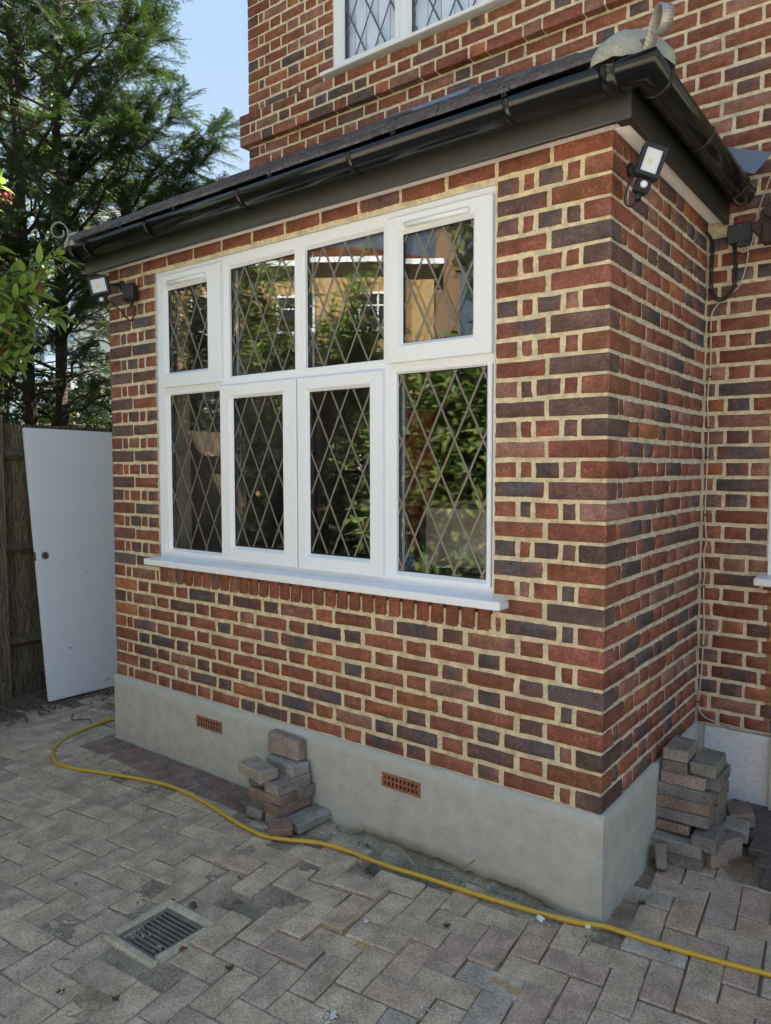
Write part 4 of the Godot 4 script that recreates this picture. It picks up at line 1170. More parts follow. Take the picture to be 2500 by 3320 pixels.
func fittings():
	var fw := Vector3(-0.6066, -0.0601, -0.7927); var rt := Vector3(0.7942, 0, -0.6077); var up := Vector3(-0.0365, 0.9982, -0.0477)
	# lamps turned towards the forecourt, each a little skewed
	var a := deg_to_rad(-19.0)
	var R := (rt * cos(a) + up * sin(a)).normalized(); var U := (up * cos(a) - rt * sin(a)).normalized()
	floodlight("black floodlight with white lens and sensor on the side wall below the gutter corner", Vector3(0.125, 2.63, 0.0), R, U, 0.079, 0.108, Vector3(0.0, 2.683, -0.16), Vector3.RIGHT, false)
	a = deg_to_rad(13.0)
	R = (rt * cos(a) + up * sin(a)).normalized(); U = (up * cos(a) - rt * sin(a)).normalized()
	floodlight("black floodlight with cabled junction box on the brickwork left of the window", Vector3(-2.915, 2.655, 0.115), R, U, 0.108, 0.104, Vector3(-2.868, 2.675, 0.0), Vector3.BACK, true)
	# junction box and cables in the corner
	var m := MB.new()
	var t := thing("junction_box", "dark grey square junction box screwed to the house wall above the cables", "box", Vector3(0.143, 2.695, HOUSE_Z + 0.028))
	m.cbox(Vector3(0.100, 0.082, 0.05), 0.004, Transform3D(Basis(Vector3.BACK, 0.02), Vector3.ZERO))
	obj("cover", m.done(M.box_grey), null, t)
	m = MB.new(true)
	for y in [0.033, -0.047]: m.tube([Vector3(0.002, y, 0.020), Vector3(0.002, y, 0.027)], 0.0035, 8)
	obj("screw", m.done(M.galv), null, t)
	m = MB.new(); m.box(Vector3(-0.012, -0.056, -0.024), Vector3(0.045, -0.041, 0.012))
	obj("back_plate", m.done(M.box_grey), null, t)
	var z := HOUSE_Z + 0.022
	for k in 2:
		m = MB.new(true)
		var o := k * 0.010
		m.tube(smooth([Vector3(0.002, 2.726 - o, -1.19), Vector3(0.018 - o * 0.4, 2.705 - o, z + 0.02), Vector3(0.030 - o, 2.66, z + 0.012), Vector3(0.030 - o, 2.60, z + 0.008), Vector3(0.026 - o, 2.53, z + 0.005), Vector3(0.029 - o, 2.47 , z + 0.004), Vector3(0.047 - o * 0.6, 2.425 - o, z + 0.004), Vector3(0.082, 2.418 - o, z + 0.003), Vector3(0.112 + o, 2.455 - o * 0.5, z), Vector3(0.122 + o, 2.51, z), Vector3(0.120 + o, 2.57, z), Vector3(0.113 + o, 2.655, z)]), 0.0042, 8)
		var c := obj("black_cable", m.done(M.cable_black))
		tag(c, ["outer black cable looping from the side wall up into the grey junction box", "inner black cable looping from the side wall up into the grey junction box"][k], "cable", "black cables in the corner")
	m = MB.new(true)
	var W := [Vector3(0.275, 2.95, z + 0.02), Vector3(0.242, 2.869, z), Vector3(0.22, 2.80, z), Vector3(0.205, 2.729, z), Vector3(0.193, 2.657, z), Vector3(0.180, 2.626, z), Vector3(0.155, 2.613, z), Vector3(0.135, 2.637, z), Vector3(0.131, 2.675, z)]
	m.tube(smooth(W), 0.003, 8)
	tag(obj("white_cable", m.done(M.cable_white)), "short white cable dropping from the porch roof and hooking into the junction box", "cable")
	m = MB.new(true)
	z = HOUSE_Z + 0.007
	W = [Vector3(0.173, 2.672, z + 0.015), Vector3(0.173, 2.63, z), Vector3(0.172, 2.586, z), Vector3(0.158, 2.513, z), Vector3(0.131, 2.456, z), Vector3(0.064, 2.408, z), Vector3(0.032, 2.37, z), Vector3(0.022, 2.317, z), Vector3(0.025, 2.102, z), Vector3(0.019, 2.03, z), Vector3(0.015, 1.934, z), Vector3(0.022, 1.815, z), Vector3(0.021, 1.66, z), Vector3(0.018, 1.537, z), Vector3(0.016, 1.416, z), Vector3(0.019, 1.36, z), Vector3(0.026, 1.28, z), Vector3(0.015, 1.215, z), Vector3(0.022, 1.12, z), Vector3(0.018, 1.057, z), Vector3(0.025, 0.875, z), Vector3(0.023, 0.768, z), Vector3(0.019, 0.649, z), Vector3(0.009, 0.502, z), Vector3(0.008, 0.468, z), Vector3(0.026, 0.431, z), Vector3(0.072, 0.413, z + 0.008), Vector3(0.158, 0.405, z + 0.008), Vector3(0.40, 0.402, z + 0.008)]
	m.tube(smooth(W, 4), 0.0032, 8)
	var cab := obj("white_cable", m.done(M.cable_white))
	tag(cab, "long white cable clipped down the inside corner between extension and house", "cable")
	for c in [Vector3(0.128, 2.462, z), Vector3(0.024, 2.27, z), Vector3(0.024, 2.06, z), Vector3(0.022, 1.82, z), Vector3(0.019, 1.68, z), Vector3(0.019, 1.405, z), Vector3(0.019, 1.06, z), Vector3(0.022, 0.77, z), Vector3(0.009, 0.49, z)]:
		m = MB.new(); m.cbox(Vector3(0.012, 0.007, 0.012), 0.002)
		obj("cable_clip", m.done(M.black_matt), null, cab, c)

# ---------------------------------------------------------------- the forecourt
const PV := 0.1057
const PV_A := -0.1058
func paver_at(u: float, v: float) -> Vector3:
	return Vector3(-0.0048 + PV * (u * cos(PV_A) - v * sin(PV_A)), 0, 0.0133 + PV * (u * sin(PV_A) + v * cos(PV_A)))

func paver_mesh(tone: int, variant: int, half := false) -> ArrayMesh:
	var key := "pv_%d_%d_%s" % [tone, variant, half]
	if cache.has(key): return cache[key]
	var r := RandomNumberGenerator.new(); r.seed = hash(key)
	var cols := [Color(0.395, 0.320, 0.242), Color(0.375, 0.308, 0.238), Color(0.415, 0.338, 0.255), Color(0.365, 0.285, 0.220), Color(0.345, 0.268, 0.220), Color(0.345, 0.300, 0.248), Color(0.320, 0.285, 0.245)]
	var m := MB.new()
	var c: Color = cols[tone]
	var k := r.randf_range(0.94, 1.06) * 2.15
	c.b *= 0.95; c.g *= 0.965
	m.cbox(Vector3(0.1 if half else 0.2062, 0.055, 0.1013), 0.0038, Transform3D.IDENTITY, Color(c.r * k, c.g * k, c.b * k), 0.0014, r, 0.09)
	cache[key] = m.done(M.paver)
	return cache[key]

func hole_depth(x: float, z: float) -> float:
	# trench along the broken foot of the wall, deepest at its left end
	var d := 0.0
	var ex := (x + 0.79) / 0.21; var ez := (z - 0.125) / 0.125
	var q := ex * ex + ez * ez
	if q < 1.0: d = 0.24 * (1.0 - q * q * q * q)
	ex = (x + 1.10) / 0.075; ez = (z - 0.72) / 0.06
	q = ex * ex + ez * ez
	if q < 1.0: d = maxf(d, 0.045 * (1.0 - q * q))
	ex = (x + 0.45) / 0.50; ez = (z - 0.02) / 0.045
	q = ex * ex + ez * ez
	if q < 1.0: d = maxf(d, 0.022 * (1.0 - q))
	ex = (x + 0.95) / 0.3; ez = (z - 0.02) / 0.05
	q = ex * ex + ez * ez
	if q < 1.0: d = maxf(d, 0.05 * (1.0 - q))
	return d

func ground():
	var n := FastNoiseLite.new(); n.seed = 77; n.frequency = 1.1; n.fractal_octaves = 4
	var f := FastNoiseLite.new(); f.seed = 78; f.frequency = 22.0; f.fractal_octaves = 3
	# bedding sand and dirt between and over the blocks
	var m := SurfaceTool.new()
	var x0 := -4.6; var x1 := 1.6; var z0 := -1.25; var z1 := 2.2
	var step := 0.0175
	var nu := int((x1 - x0) / step); var nv := int((z1 - z0) / step)
	var verts := PackedVector3Array(); var cols := PackedColorArray(); var idx := PackedInt32Array()
	for j in nv + 1:
		for i in nu + 1:
			var x := x0 + i * step; var z := z0 + j * step
			var w := n.get_noise_2d(x, z)
			var left := smoothstep(0.2, -1.4, x)      # joints silted up to the surface further left
			var y := -0.0125 + 0.0085 * left + w * 0.005 + f.get_noise_2d(x, z) * 0.0028
			var sand := maxf(exp(-pow((x + 0.56) / 0.13, 2) - pow((z - 0.56) / 0.10, 2)), exp(-pow((x + 0.10) / 0.10, 2) - pow((z - 0.50) / 0.05, 2)))
			sand = maxf(sand, 0.35 * exp(-pow((x + 1.10) / 0.12, 2) - pow((z - 1.33) / 0.06, 2)))
			sand = maxf(sand, 0.9 * exp(-pow((x + 0.79) / 0.10, 2) - pow((z - 0.56) / 0.08, 2)))
			y += sand * (0.011 + f.get_noise_2d(x * 0.6, z * 0.6) * 0.006)
			var heap := exp(-pow((x - 0.36) / 0.09, 2) - pow((z + 0.70) / 0.12, 2))
			y += heap * 0.045
			if x < -3.6:
				var e := smoothstep(-3.75, -4.15, x + n.get_noise_2d(z * 2.0, 5) * 0.3)
				y += e * (0.014 + f.get_noise_2d(x, z + 9.0) * 0.012)
			if z < 0.12 and x > -1.35 and x < 0.0: y += 0.004
			y -= hole_depth(x, z)
			verts.append(Vector3(x, y, z))
			var c := Color(0.37, 0.305, 0.235).lerp(Color(0.40, 0.33, 0.255), left).lerp(Color(0.58, 0.42, 0.23), clampf(sand * 1.4, 0, 1)).lerp(Color(0.22, 0.17, 0.125), smoothstep(-3.6, -4.0, x + n.get_noise_2d(z * 2.0, 5) * 0.3))
			if z < 0.16 and x > -1.3 and x < 0.02: c = c.lerp(Color(0.56, 0.47, 0.36), 0.85)
			if heap > 0.2: c = c.lerp(Color(0.20, 0.145, 0.095), clampf(heap, 0, 1))
			var k := 1.35 * (1.0 + f.get_noise_2d(x * 2.0, z * 2.0) * 0.25)
			cols.append(Color(c.r * k, c.g * k, c.b * k))
	for j in nv:
		for i in nu:
			var a := j * (nu + 1) + i
			var cx := x0 + (i + 0.5) * step; var cz := z0 + (j + 0.5) * step
			if cx < -0.05 and cx > WALL_L + 0.05 and cz < -0.06: continue
			if cx > -1.29 and cx < -1.12 and cz > 0.905 and cz < 1.095: continue
			idx.append_array([a, a + 1, a + nu + 1, a + 1, a + nu + 2, a + nu + 1])
	m.begin(Mesh.PRIMITIVE_TRIANGLES)
	for k in idx:
		m.set_color(cols[k]); m.add_vertex(verts[k])
	m.index(); m.generate_normals()
	var bed := obj("ground", m.commit(), M.bedding)
	bed.set_meta("kind", "structure")
	# the block paving, in a herringbone
	var pav := obj("paving", thin_pad(), M.bedding)
	pav.set_meta("kind", "structure")
	for i in range(-52, 18):
		for j in range(-16, 26):
			var k := posmod(i + j - 1, 4)
			if k == 1 or k == 3: continue
			var horiz := k == 0
			var c := paver_at(i + 1.0, j + 0.5) if horiz else paver_at(i + 0.5, j + 1.0)
			if not in_frame(c, 60): continue
			if c.x < 0.06 and c.z < 0.055 and c.x > WALL_L - 0.06: continue
			if c.z < 0.20 and c.x > WALL_L - 0.02 and c.x < -1.3: continue         # the red edging course
			if c.x > 0.13 and c.z < -0.80: continue
			if c.x > 0.25 and c.z < -0.62 and c.x < 0.5: continue
			if absf(c.x + 1.20) < 0.155 and absf(c.z - 1.0) < 0.165: continue       # round the drain
			if c.x < -4.05 + n.get_noise_2d(c.z * 3.0, 2) * 0.15: continue
			if hole_depth(c.x, c.z) > 0.055 or (absf(c.x + 1.10) < 0.07 and absf(c.z - 0.72) < 0.05): continue
			if c.z < 0.125 - 0.05 * smoothstep(-0.5, 0.0, c.x) and c.x > -1.3 and c.x < 0.0: continue
			var yaw := -PV_A + (0.0 if horiz else PI / 2) + rng.randf_range(-0.012, 0.012)
			# loosened and lifted near the trench and the drain, flat elsewhere
			var loose := exp(-pow((c.x + 0.95) / 0.35, 2) - pow((c.z - 0.42) / 0.28, 2)) + 0.8 * exp(-pow((c.x + 1.25) / 0.3, 2) - pow((c.z - 0.75) / 0.2, 2)) + 0.5 * exp(-pow((c.x + 0.4) / 0.3, 2) - pow((c.z - 0.3) / 0.2, 2))
			var y := rng.randf_range(-0.0025, 0.0025) + loose * rng.randf_range(-0.014, 0.022) + n.get_noise_2d(c.x * 0.7, c.z * 0.7) * 0.004
			yaw += loose * rng.randf_range(-0.07, 0.07)
			var tilt := Vector2(rng.randf_range(-0.011, 0.011), rng.randf_range(-0.011, 0.011)) + Vector2(rng.randf_range(-0.05, 0.05), rng.randf_range(-0.07, 0.07)) * loose
			if hole_depth(c.x, c.z) > 0.012: y -= 0.012; tilt.x += 0.10
			var near := smoothstep(-1.2, 0.2, c.x)
			var tone: int = [0, 0, 1, 2, 3, 1, 2][rng.randi_range(0, 6)]
			if rng.randf() < 0.35 * near + 0.04: tone = [3, 4, 4, 6][rng.randi_range(0, 3)]
			if c.x > 0.02 and c.z < 0.12: tone = [6, 5, 6, 6, 4, 1][rng.randi_range(0, 5)] if rng.randf() < 0.9 else 3
			if i == 2 and j == 1: tone = 4
			if i == -1 and j == 2: tone = 4
			var spot := Vector3(c.x + rng.randf_range(-0.003, 0.003), -0.0275 + y, c.z + rng.randf_range(-0.003, 0.003))
			put(pav, paver_mesh(tone, rng.randi_range(0, 5)), Transform3D(Basis.from_euler(Vector3(tilt.x, yaw, tilt.y)), spot), 0.2)
	for q in 13:                         # dark red edging blocks laid along the render
		for r2 in 2:
			var x := -2.96 + q * 0.1035
			if x > -1.70: continue
			var o := Transform3D(Basis(Vector3.UP, rng.randf_range(-0.03, 0.03)), Vector3(x, -0.024 + rng.randf_range(-0.002, 0.002), 0.065 + r2 * 0.1035))
			put(pav, paver_mesh_edge(rng.randi_range(0, 3)), o, 0.16)
	settle("paving_block")
	# darker slabs laid in rows beside the house wall
	for r3 in 6:
		var m3 := MB.new()
		m3.cbox(Vector3(0.62, 0.06, 0.104), 0.004, Transform3D.IDENTITY, [Color(0.20, 0.175, 0.165), Color(0.22, 0.185, 0.17), Color(0.19, 0.17, 0.165)][r3 % 3], 0.002, rng, 0.1)
		var o3 := obj("edging_slab", m3.done(M.paver), null, pav, Vector3(0.515 + r3 * 0.042 - (0.03 if r3 == 0 else 0.0), 0.030 - r3 * 0.004, -1.165 + r3 * 0.109))
		o3.rotation = Vector3(0.0, -0.03, 0)
	# far ground, and the drive running on behind the camera
	var g := MB.new()
	g.quad(Vector3(-150, -0.42, -150), Vector3(150, -0.42, -150), Vector3(150, -0.42, 150), Vector3(-150, -0.42, 150), Vector3.UP)
	obj("terrain", g.done(M.lawn)).set_meta("kind", "structure")
	g = MB.new()
	g.box(Vector3(-4.6, -0.3, 2.2), Vector3(8.0, -0.004, 9.0), Color(0.50, 0.45, 0.39))
	obj("drive", g.done(M.paver)).set_meta("kind", "structure")
	g = MB.new(); g.box(Vector3(-60, -0.3, 9.0), Vector3(60, -0.09, 16.0))
	obj("road", g.done(M.asphalt)).set_meta("kind", "structure")
	g = MB.new(); g.box(Vector3(1.6, -0.3, -1.25), Vector3(8.0, -0.006, 2.2), Color(0.3, 0.27, 0.24))
	obj("path", g.done(M.paver)).set_meta("kind", "structure")
	g = MB.new(); g.box(Vector3(-30, -0.4, -30), Vector3(-4.62, -0.02, 9.0))
	obj("lawn", g.done(M.lawn)).set_meta("kind", "structure")

func thin_pad() -> ArrayMesh:            # lean concrete under the blocks
	var m := MB.new()
	m.box(Vector3(-4.55, -0.30, 0.10), Vector3(-1.32, -0.06, 2.15), Color(0.15, 0.12, 0.09))
	m.box(Vector3(-1.08, -0.30, 0.32), Vector3(1.55, -0.06, 2.15), Color(0.15, 0.12, 0.09))
	return m.done()

func paver_mesh_edge(variant: int) -> ArrayMesh:
	var key := "pe_%d" % variant
	if cache.has(key): return cache[key]
	var r := RandomNumberGenerator.new(); r.seed = hash(key)
	var m := MB.new()
	var c: Color = [Color(0.46, 0.32, 0.285), Color(0.40, 0.30, 0.28), Color(0.50, 0.31, 0.27), Color(0.43, 0.33, 0.295)][variant]
	m.cbox(Vector3(0.1015, 0.05, 0.1015), 0.004, Transform3D.IDENTITY, c, 0.0015, r, 0.12)
	cache[key] = m.done(M.paver)
	return cache[key]

func drain():
	var t := thing("drain_gully", "square iron drain grate in a pale concrete surround full of stones", "drain", Vector3(-1.202, 0.0, 0.998))
	var m := MB.new()
	var b := Basis(Vector3.UP, 0.03)
	var s := MB.new()
	for q in [[Vector3(0, 0, 0.124), Vector3(0.268, 0.07, 0.034)], [Vector3(0, 0, -0.124), Vector3(0.268, 0.07, 0.034)], [Vector3(0.119, 0, 0), Vector3(0.030, 0.066, 0.214)], [Vector3(-0.119, 0, 0), Vector3(0.030, 0.066, 0.214)]]:
		s.cbox(q[1], 0.008, Transform3D(b, b * (q[0] + Vector3(0, -0.022, 0))), Color(0.95, 0.95, 0.95), 0.004, rng, 0.1)
	obj("surround", s.done(M.surround), null, t)
	for q in [[Vector3(0, 0, 0.099), Vector3(0.206, 0.024, 0.013)], [Vector3(0, 0, -0.099), Vector3(0.206, 0.024, 0.013)], [Vector3(0.096, 0, 0), Vector3(0.013, 0.0236, 0.186)], [Vector3(-0.096, 0, 0), Vector3(0.013, 0.0236, 0.186)]]:
		m.cbox(q[1], 0.002, Transform3D(b, b * (q[0] + Vector3(0, -0.012, 0))), Color.WHITE, 0.0006, rng)
	var gr := obj("grate", m.done(M.iron), null, t)
	for i in 9:
		m = MB.new()
		m.cbox(Vector3(0.186, 0.02, 0.0095), 0.002, Transform3D(b, b * Vector3(0, -0.0125, -0.078 + i * 0.0195)), Color.WHITE, 0.0006, rng)
		obj("grate_bar", m.done(M.iron), null, gr)
	m = MB.new(); m.box(Vector3(-0.12, -0.20, -0.12), Vector3(0.12, -0.085, 0.12))
	obj("pit", m.done(M.dark_hole), null, t)
	for i in 15:
		m = MB.new()
		var sz := rng.randf_range(0.007, 0.017)
		var k := rng.randf_range(0.7, 1.2)
		m.cbox(Vector3(sz * 1.5, sz * 0.8, sz), sz * 0.25, Transform3D(Basis.from_euler(Vector3(rng.randf() * 3, rng.randf() * 3, rng.randf() * 3)), Vector3.ZERO), Color(0.36 * k, 0.33 * k, 0.27 * k), sz * 0.12, rng, 0.1)
		var o := obj("stone", m.done(M.pebble), null, gr, Vector3(rng.randf_range(-0.085, 0.085), rng.randf_range(-0.016, -0.001), rng.randf_range(-0.03, 0.09)))

func hose():
	var P := [[-3.05, -0.75], [-3.16, -0.42], [-3.285, -0.159], [-3.294, -0.064], [-3.267, 0.083], [-3.228, 0.211], [-3.151, 0.318], [-3.039, 0.401], [-2.924, 0.446], [-2.824, 0.446], [-2.701, 0.415], [-2.577, 0.369], [-2.397, 0.309], [-2.209, 0.262], [-2.04, 0.253], [-1.847, 0.27], [-1.65, 0.301], [-1.521, 0.317], [-1.40, 0.318], [-1.284, 0.291], [-1.214, 0.253], [-1.137, 0.222], [-1.033, 0.205], [-0.90, 0.191], [-0.76, 0.178], [-0.677, 0.165], [-0.537, 0.15], [-0.404, 0.136], [-0.279, 0.118], [-0.16, 0.098], [-0.051, 0.071], [0.02, 0.040], [0.077, 0.030], [0.174, 0.023], [0.297, 0.005], [0.414, -0.015], [0.547, -0.043], [0.72, -0.08], [1.0, -0.12]]
	var pts := []
	for p in P:
		var y := 0.0115
		if p[0] > -1.35 and p[0] < -0.9: y = 0.019
		pts.append(Vector3(p[0], y, p[1]))
	var m := MB.new(true)
	m.tube(smooth(pts, 5), 0.0088, 12)
	tag(obj("hose", m.done(M.hose)), "yellow garden hose snaking along the foot of the rendered plinth", "hose")

# ---------------------------------------------------------------- loose blocks in heaps
func block(label: String, group: String, at: Vector3, size: Vector3, rot: Vector3, col: Color, called := "loose_block", chips := 0.0028):
	var m := MB.new()
	col = Color(col.r * 2.15 + 0.03, col.g * 2.1 + 0.025, col.b * 2.0 + 0.02)
	var grey := (col.r + col.g + col.b) / 3.0
	col = col.lerp(Color(grey * 1.08, grey, grey * 0.9), 0.42)
	m.cbox(size, 0.0042, Transform3D.IDENTITY, col, chips, rng, 0.13)
	var o := obj(called, m.done(M.paver), null, null, at)
	o.rotation = rot
	tag(o, label, "paving block", group)
	return o

func heaps():
	var G1 := "loose paving blocks heaped against the front plinth"
	var G2 := "loose paving blocks stacked against the side wall"
	var red := Color(0.20, 0.115, 0.095); var gry := Color(0.215, 0.21, 0.205); var drk := Color(0.12, 0.115, 0.12); var tan_ := Color(0.27, 0.235, 0.19); var pur := Color(0.23, 0.185, 0.18)
	var L := 0.2; var W := 0.1; var H := 0.049
	var zr := Vector3(H * 0 + W, H, L)     # long side pointing at the wall
	var xr := Vector3(L, H, W)
	block("grey block end at the left foot of the heap by the front plinth", G1, Vector3(-1.572, 0.027, 0.128), zr, Vector3(0, 0.03, 0), pur * Color(0.8, 0.85, 0.85))
	block("grey block at the bottom middle of the front heap, end towards the hose", G1, Vector3(-1.452, 0.027, 0.118), zr, Vector3(0, -0.04, 0), gry)
	block("grey block lying rightmost in the front heap, against the render", G1, Vector3(-1.330, 0.029, 0.112), Vector3(W, H, L), Vector3(0, -0.05, 0), gry)
	block("broken red half block with rough face lying beside the yellow hose", G1, Vector3(-1.352, 0.040, 0.262), Vector3(0.094, H, 0.085), Vector3(0.10, 0.75, 0.05), red * Color(1.1, 0.9, 0.9), "loose_block", 0.008)
	block("dark block at the back left of the front heap, second layer", G1, Vector3(-1.575, 0.078, 0.105), zr * Vector3(1, 1, 0.9), Vector3(0, 0.10, 0), drk)
	block("reddish brown block of the second layer pointing towards the hose", G1, Vector3(-1.447, 0.078, 0.128), zr, Vector3(0, -0.13, 0), red)
	block("dark brown block of the third layer against the render", G1, Vector3(-1.47, 0.128, 0.072), xr, Vector3(0, 0.02, 0), drk * Color(1.2, 1.1, 1))
	block("brown block of the third layer lying crosswise on the front heap", G1, Vector3(-1.500, 0.128, 0.178), xr, Vector3(0, 0.08, 0), red * Color(0.95, 1.05, 1.0))
	block("small dark block propping up the tan block on the front heap", G1, Vector3(-1.575, 0.176, 0.165), Vector3(0.09, 0.045, 0.1), Vector3(0, 0.3, 0), drk)
	block("purplish grey smooth block of the fourth layer pointing towards the hose", G1, Vector3(-1.441, 0.178, 0.132), zr, Vector3(0, -0.08, 0), pur)
	block("tan gritty block overhanging the left of the front heap", G1, Vector3(-1.563, 0.229, 0.202), Vector3(L * 1.02, 0.052, W), Vector3(0.05, -0.24, 0.02), tan_)
	block("pale grey block with a broken corner under the upright brown slab", G1, Vector3(-1.505, 0.229, 0.072), Vector3(0.205, 0.05, 0.09), Vector3(0, -0.1, 0.0), gry * Color(1.15, 1.15, 1.12), "loose_block", 0.006)
	block("brown slab standing upright on its edge at the top of the front heap", G1, Vector3(-1.530, 0.308, 0.050), Vector3(0.205, 0.098, 0.052), Vector3(-0.05, 0.02, -0.03), pur * Color(1.0, 0.88, 0.84))
	# right heap, layer by layer from the ground
	var x := 0.120
	block("grey block at the bottom front of the side stack", G2, Vector3(x - 0.02, 0.030, -0.592), Vector3(0.21, 0.056, 0.1), Vector3(0, 0.05, 0), gry * Color(0.75, 0.75, 0.78))
	block("grey block second from the ground at the front of the side stack", G2, Vector3(x - 0.022, 0.085, -0.580), Vector3(0.21, 0.05, 0.1), Vector3(-0.03, 0.06, 0.0), gry * Color(0.9, 0.9, 0.92))
	block("short reddish block with pale grit above the two grey ones of the side stack", G2, Vector3(x - 0.042, 0.136, -0.635), Vector3(0.135, 0.045, 0.1), Vector3(0, 0.04, 0), red)
	block("dark grey block at the back right of the side stack, end on", G2, Vector3(x + 0.085, 0.118, -0.655), Vector3(0.096, 0.06, 0.2), Vector3(0.0, 0.05, 0), drk * Color(1.15, 1.15, 1.1))
	block("dark grey gritty block above the short reddish one in the side stack", G2, Vector3(x - 0.012, 0.186, -0.640), Vector3(0.215, 0.050, 0.1), Vector3(0, 0.05, 0.0), drk * Color(1.2, 1.2, 1.25))
	block("reddish brown full block midway up the side stack", G2, Vector3(x - 0.010, 0.236, -0.645), Vector3(0.215, 0.050, 0.1), Vector3(0, 0.05, 0), red * Color(1.0, 1.1, 1.1))
	block("dark grey full block with a chalk mark in the side stack", G2, Vector3(x - 0.005, 0.286, -0.650), Vector3(0.215, 0.050, 0.1), Vector3(0, 0.05, 0), drk * Color(1.15, 1.15, 1.2))
	block("pinkish brown block near the top of the side stack", G2, Vector3(x - 0.012, 0.336, -0.660), Vector3(0.175, 0.05, 0.1), Vector3(0, 0.04, 0), Color(0.25, 0.18, 0.165))
	block("dark block behind the pinkish one near the top of the side stack", G2, Vector3(x + 0.075, 0.340, -0.735), Vector3(0.1, 0.055, 0.2), Vector3(0, 0.02, 0), drk)
	block("gritty dark block under the smooth topmost one of the side stack", G2, Vector3(x - 0.045, 0.386, -0.690), Vector3(0.101, 0.05, 0.16), Vector3(0, 0.02, 0), drk * Color(1.3, 1.15, 1.1), "loose_block", 0.004)
	block("mossy grey block at the top right of the side stack", G2, Vector3(x + 0.062, 0.393, -0.725), Vector3(0.1, 0.052, 0.19), Vector3(0, 0.01, 0), gry * Color(0.7, 0.72, 0.64), "loose_block", 0.004)
	block("smooth brownish block topmost of the side stack", G2, Vector3(x - 0.043, 0.437, -0.695), Vector3(0.098, 0.05, 0.18), Vector3(0, 0.01, 0), Color(0.20, 0.175, 0.165))
	for k in 5:                          # the back of the stack, in the shade by the wall
		block("dark block at the shaded back of the side stack, layer %s from the ground" % ["one", "two", "three", "four", "five"][k], G2, Vector3(x - 0.005 + 0.004 * k, 0.03 + k * 0.056, -0.795), Vector3(0.2, 0.054, 0.19), Vector3(0, rng.randf_range(-0.06, 0.06), 0), [drk, red, drk, gry * Color(0.7, 0.7, 0.7), red][k])
	block("small brown half block leaning on the front of the side stack", G2, Vector3(0.062, 0.045, -0.495), Vector3(0.042, 0.1, 0.075), Vector3(-0.62, 0.35, 0.06), Color(0.19, 0.15, 0.135))
	block("pinkish wedge shaped block standing right of the side stack", G2, Vector3(0.232, 0.048, -0.655), Vector3(0.062, 0.094, 0.10), Vector3(0, -0.55, 0), Color(0.215, 0.15, 0.14))
	block("pinkish block standing behind the wedge shaped one", G2, Vector3(0.262, 0.045, -0.752), Vector3(0.062, 0.088, 0.10), Vector3(0.04, -0.50, 0), Color(0.21, 0.155, 0.145))
	block("grey half block lying tilted behind the pinkish pair", G2, Vector3(0.268, 0.075, -0.870), Vector3(0.1, 0.05, 0.1), Vector3(0.12, 0.15, -0.1), gry * Color(0.85, 0.85, 0.85), "loose_block", 0.005)
	block("reddish half block lying on the dark slabs by the white plinth", G2, Vector3(0.258, 0.095, -0.985), Vector3(0.1, 0.06, 0.12), Vector3(0.1, 0.4, 0.14), Color(0.17, 0.115, 0.105), "loose_block", 0.004)

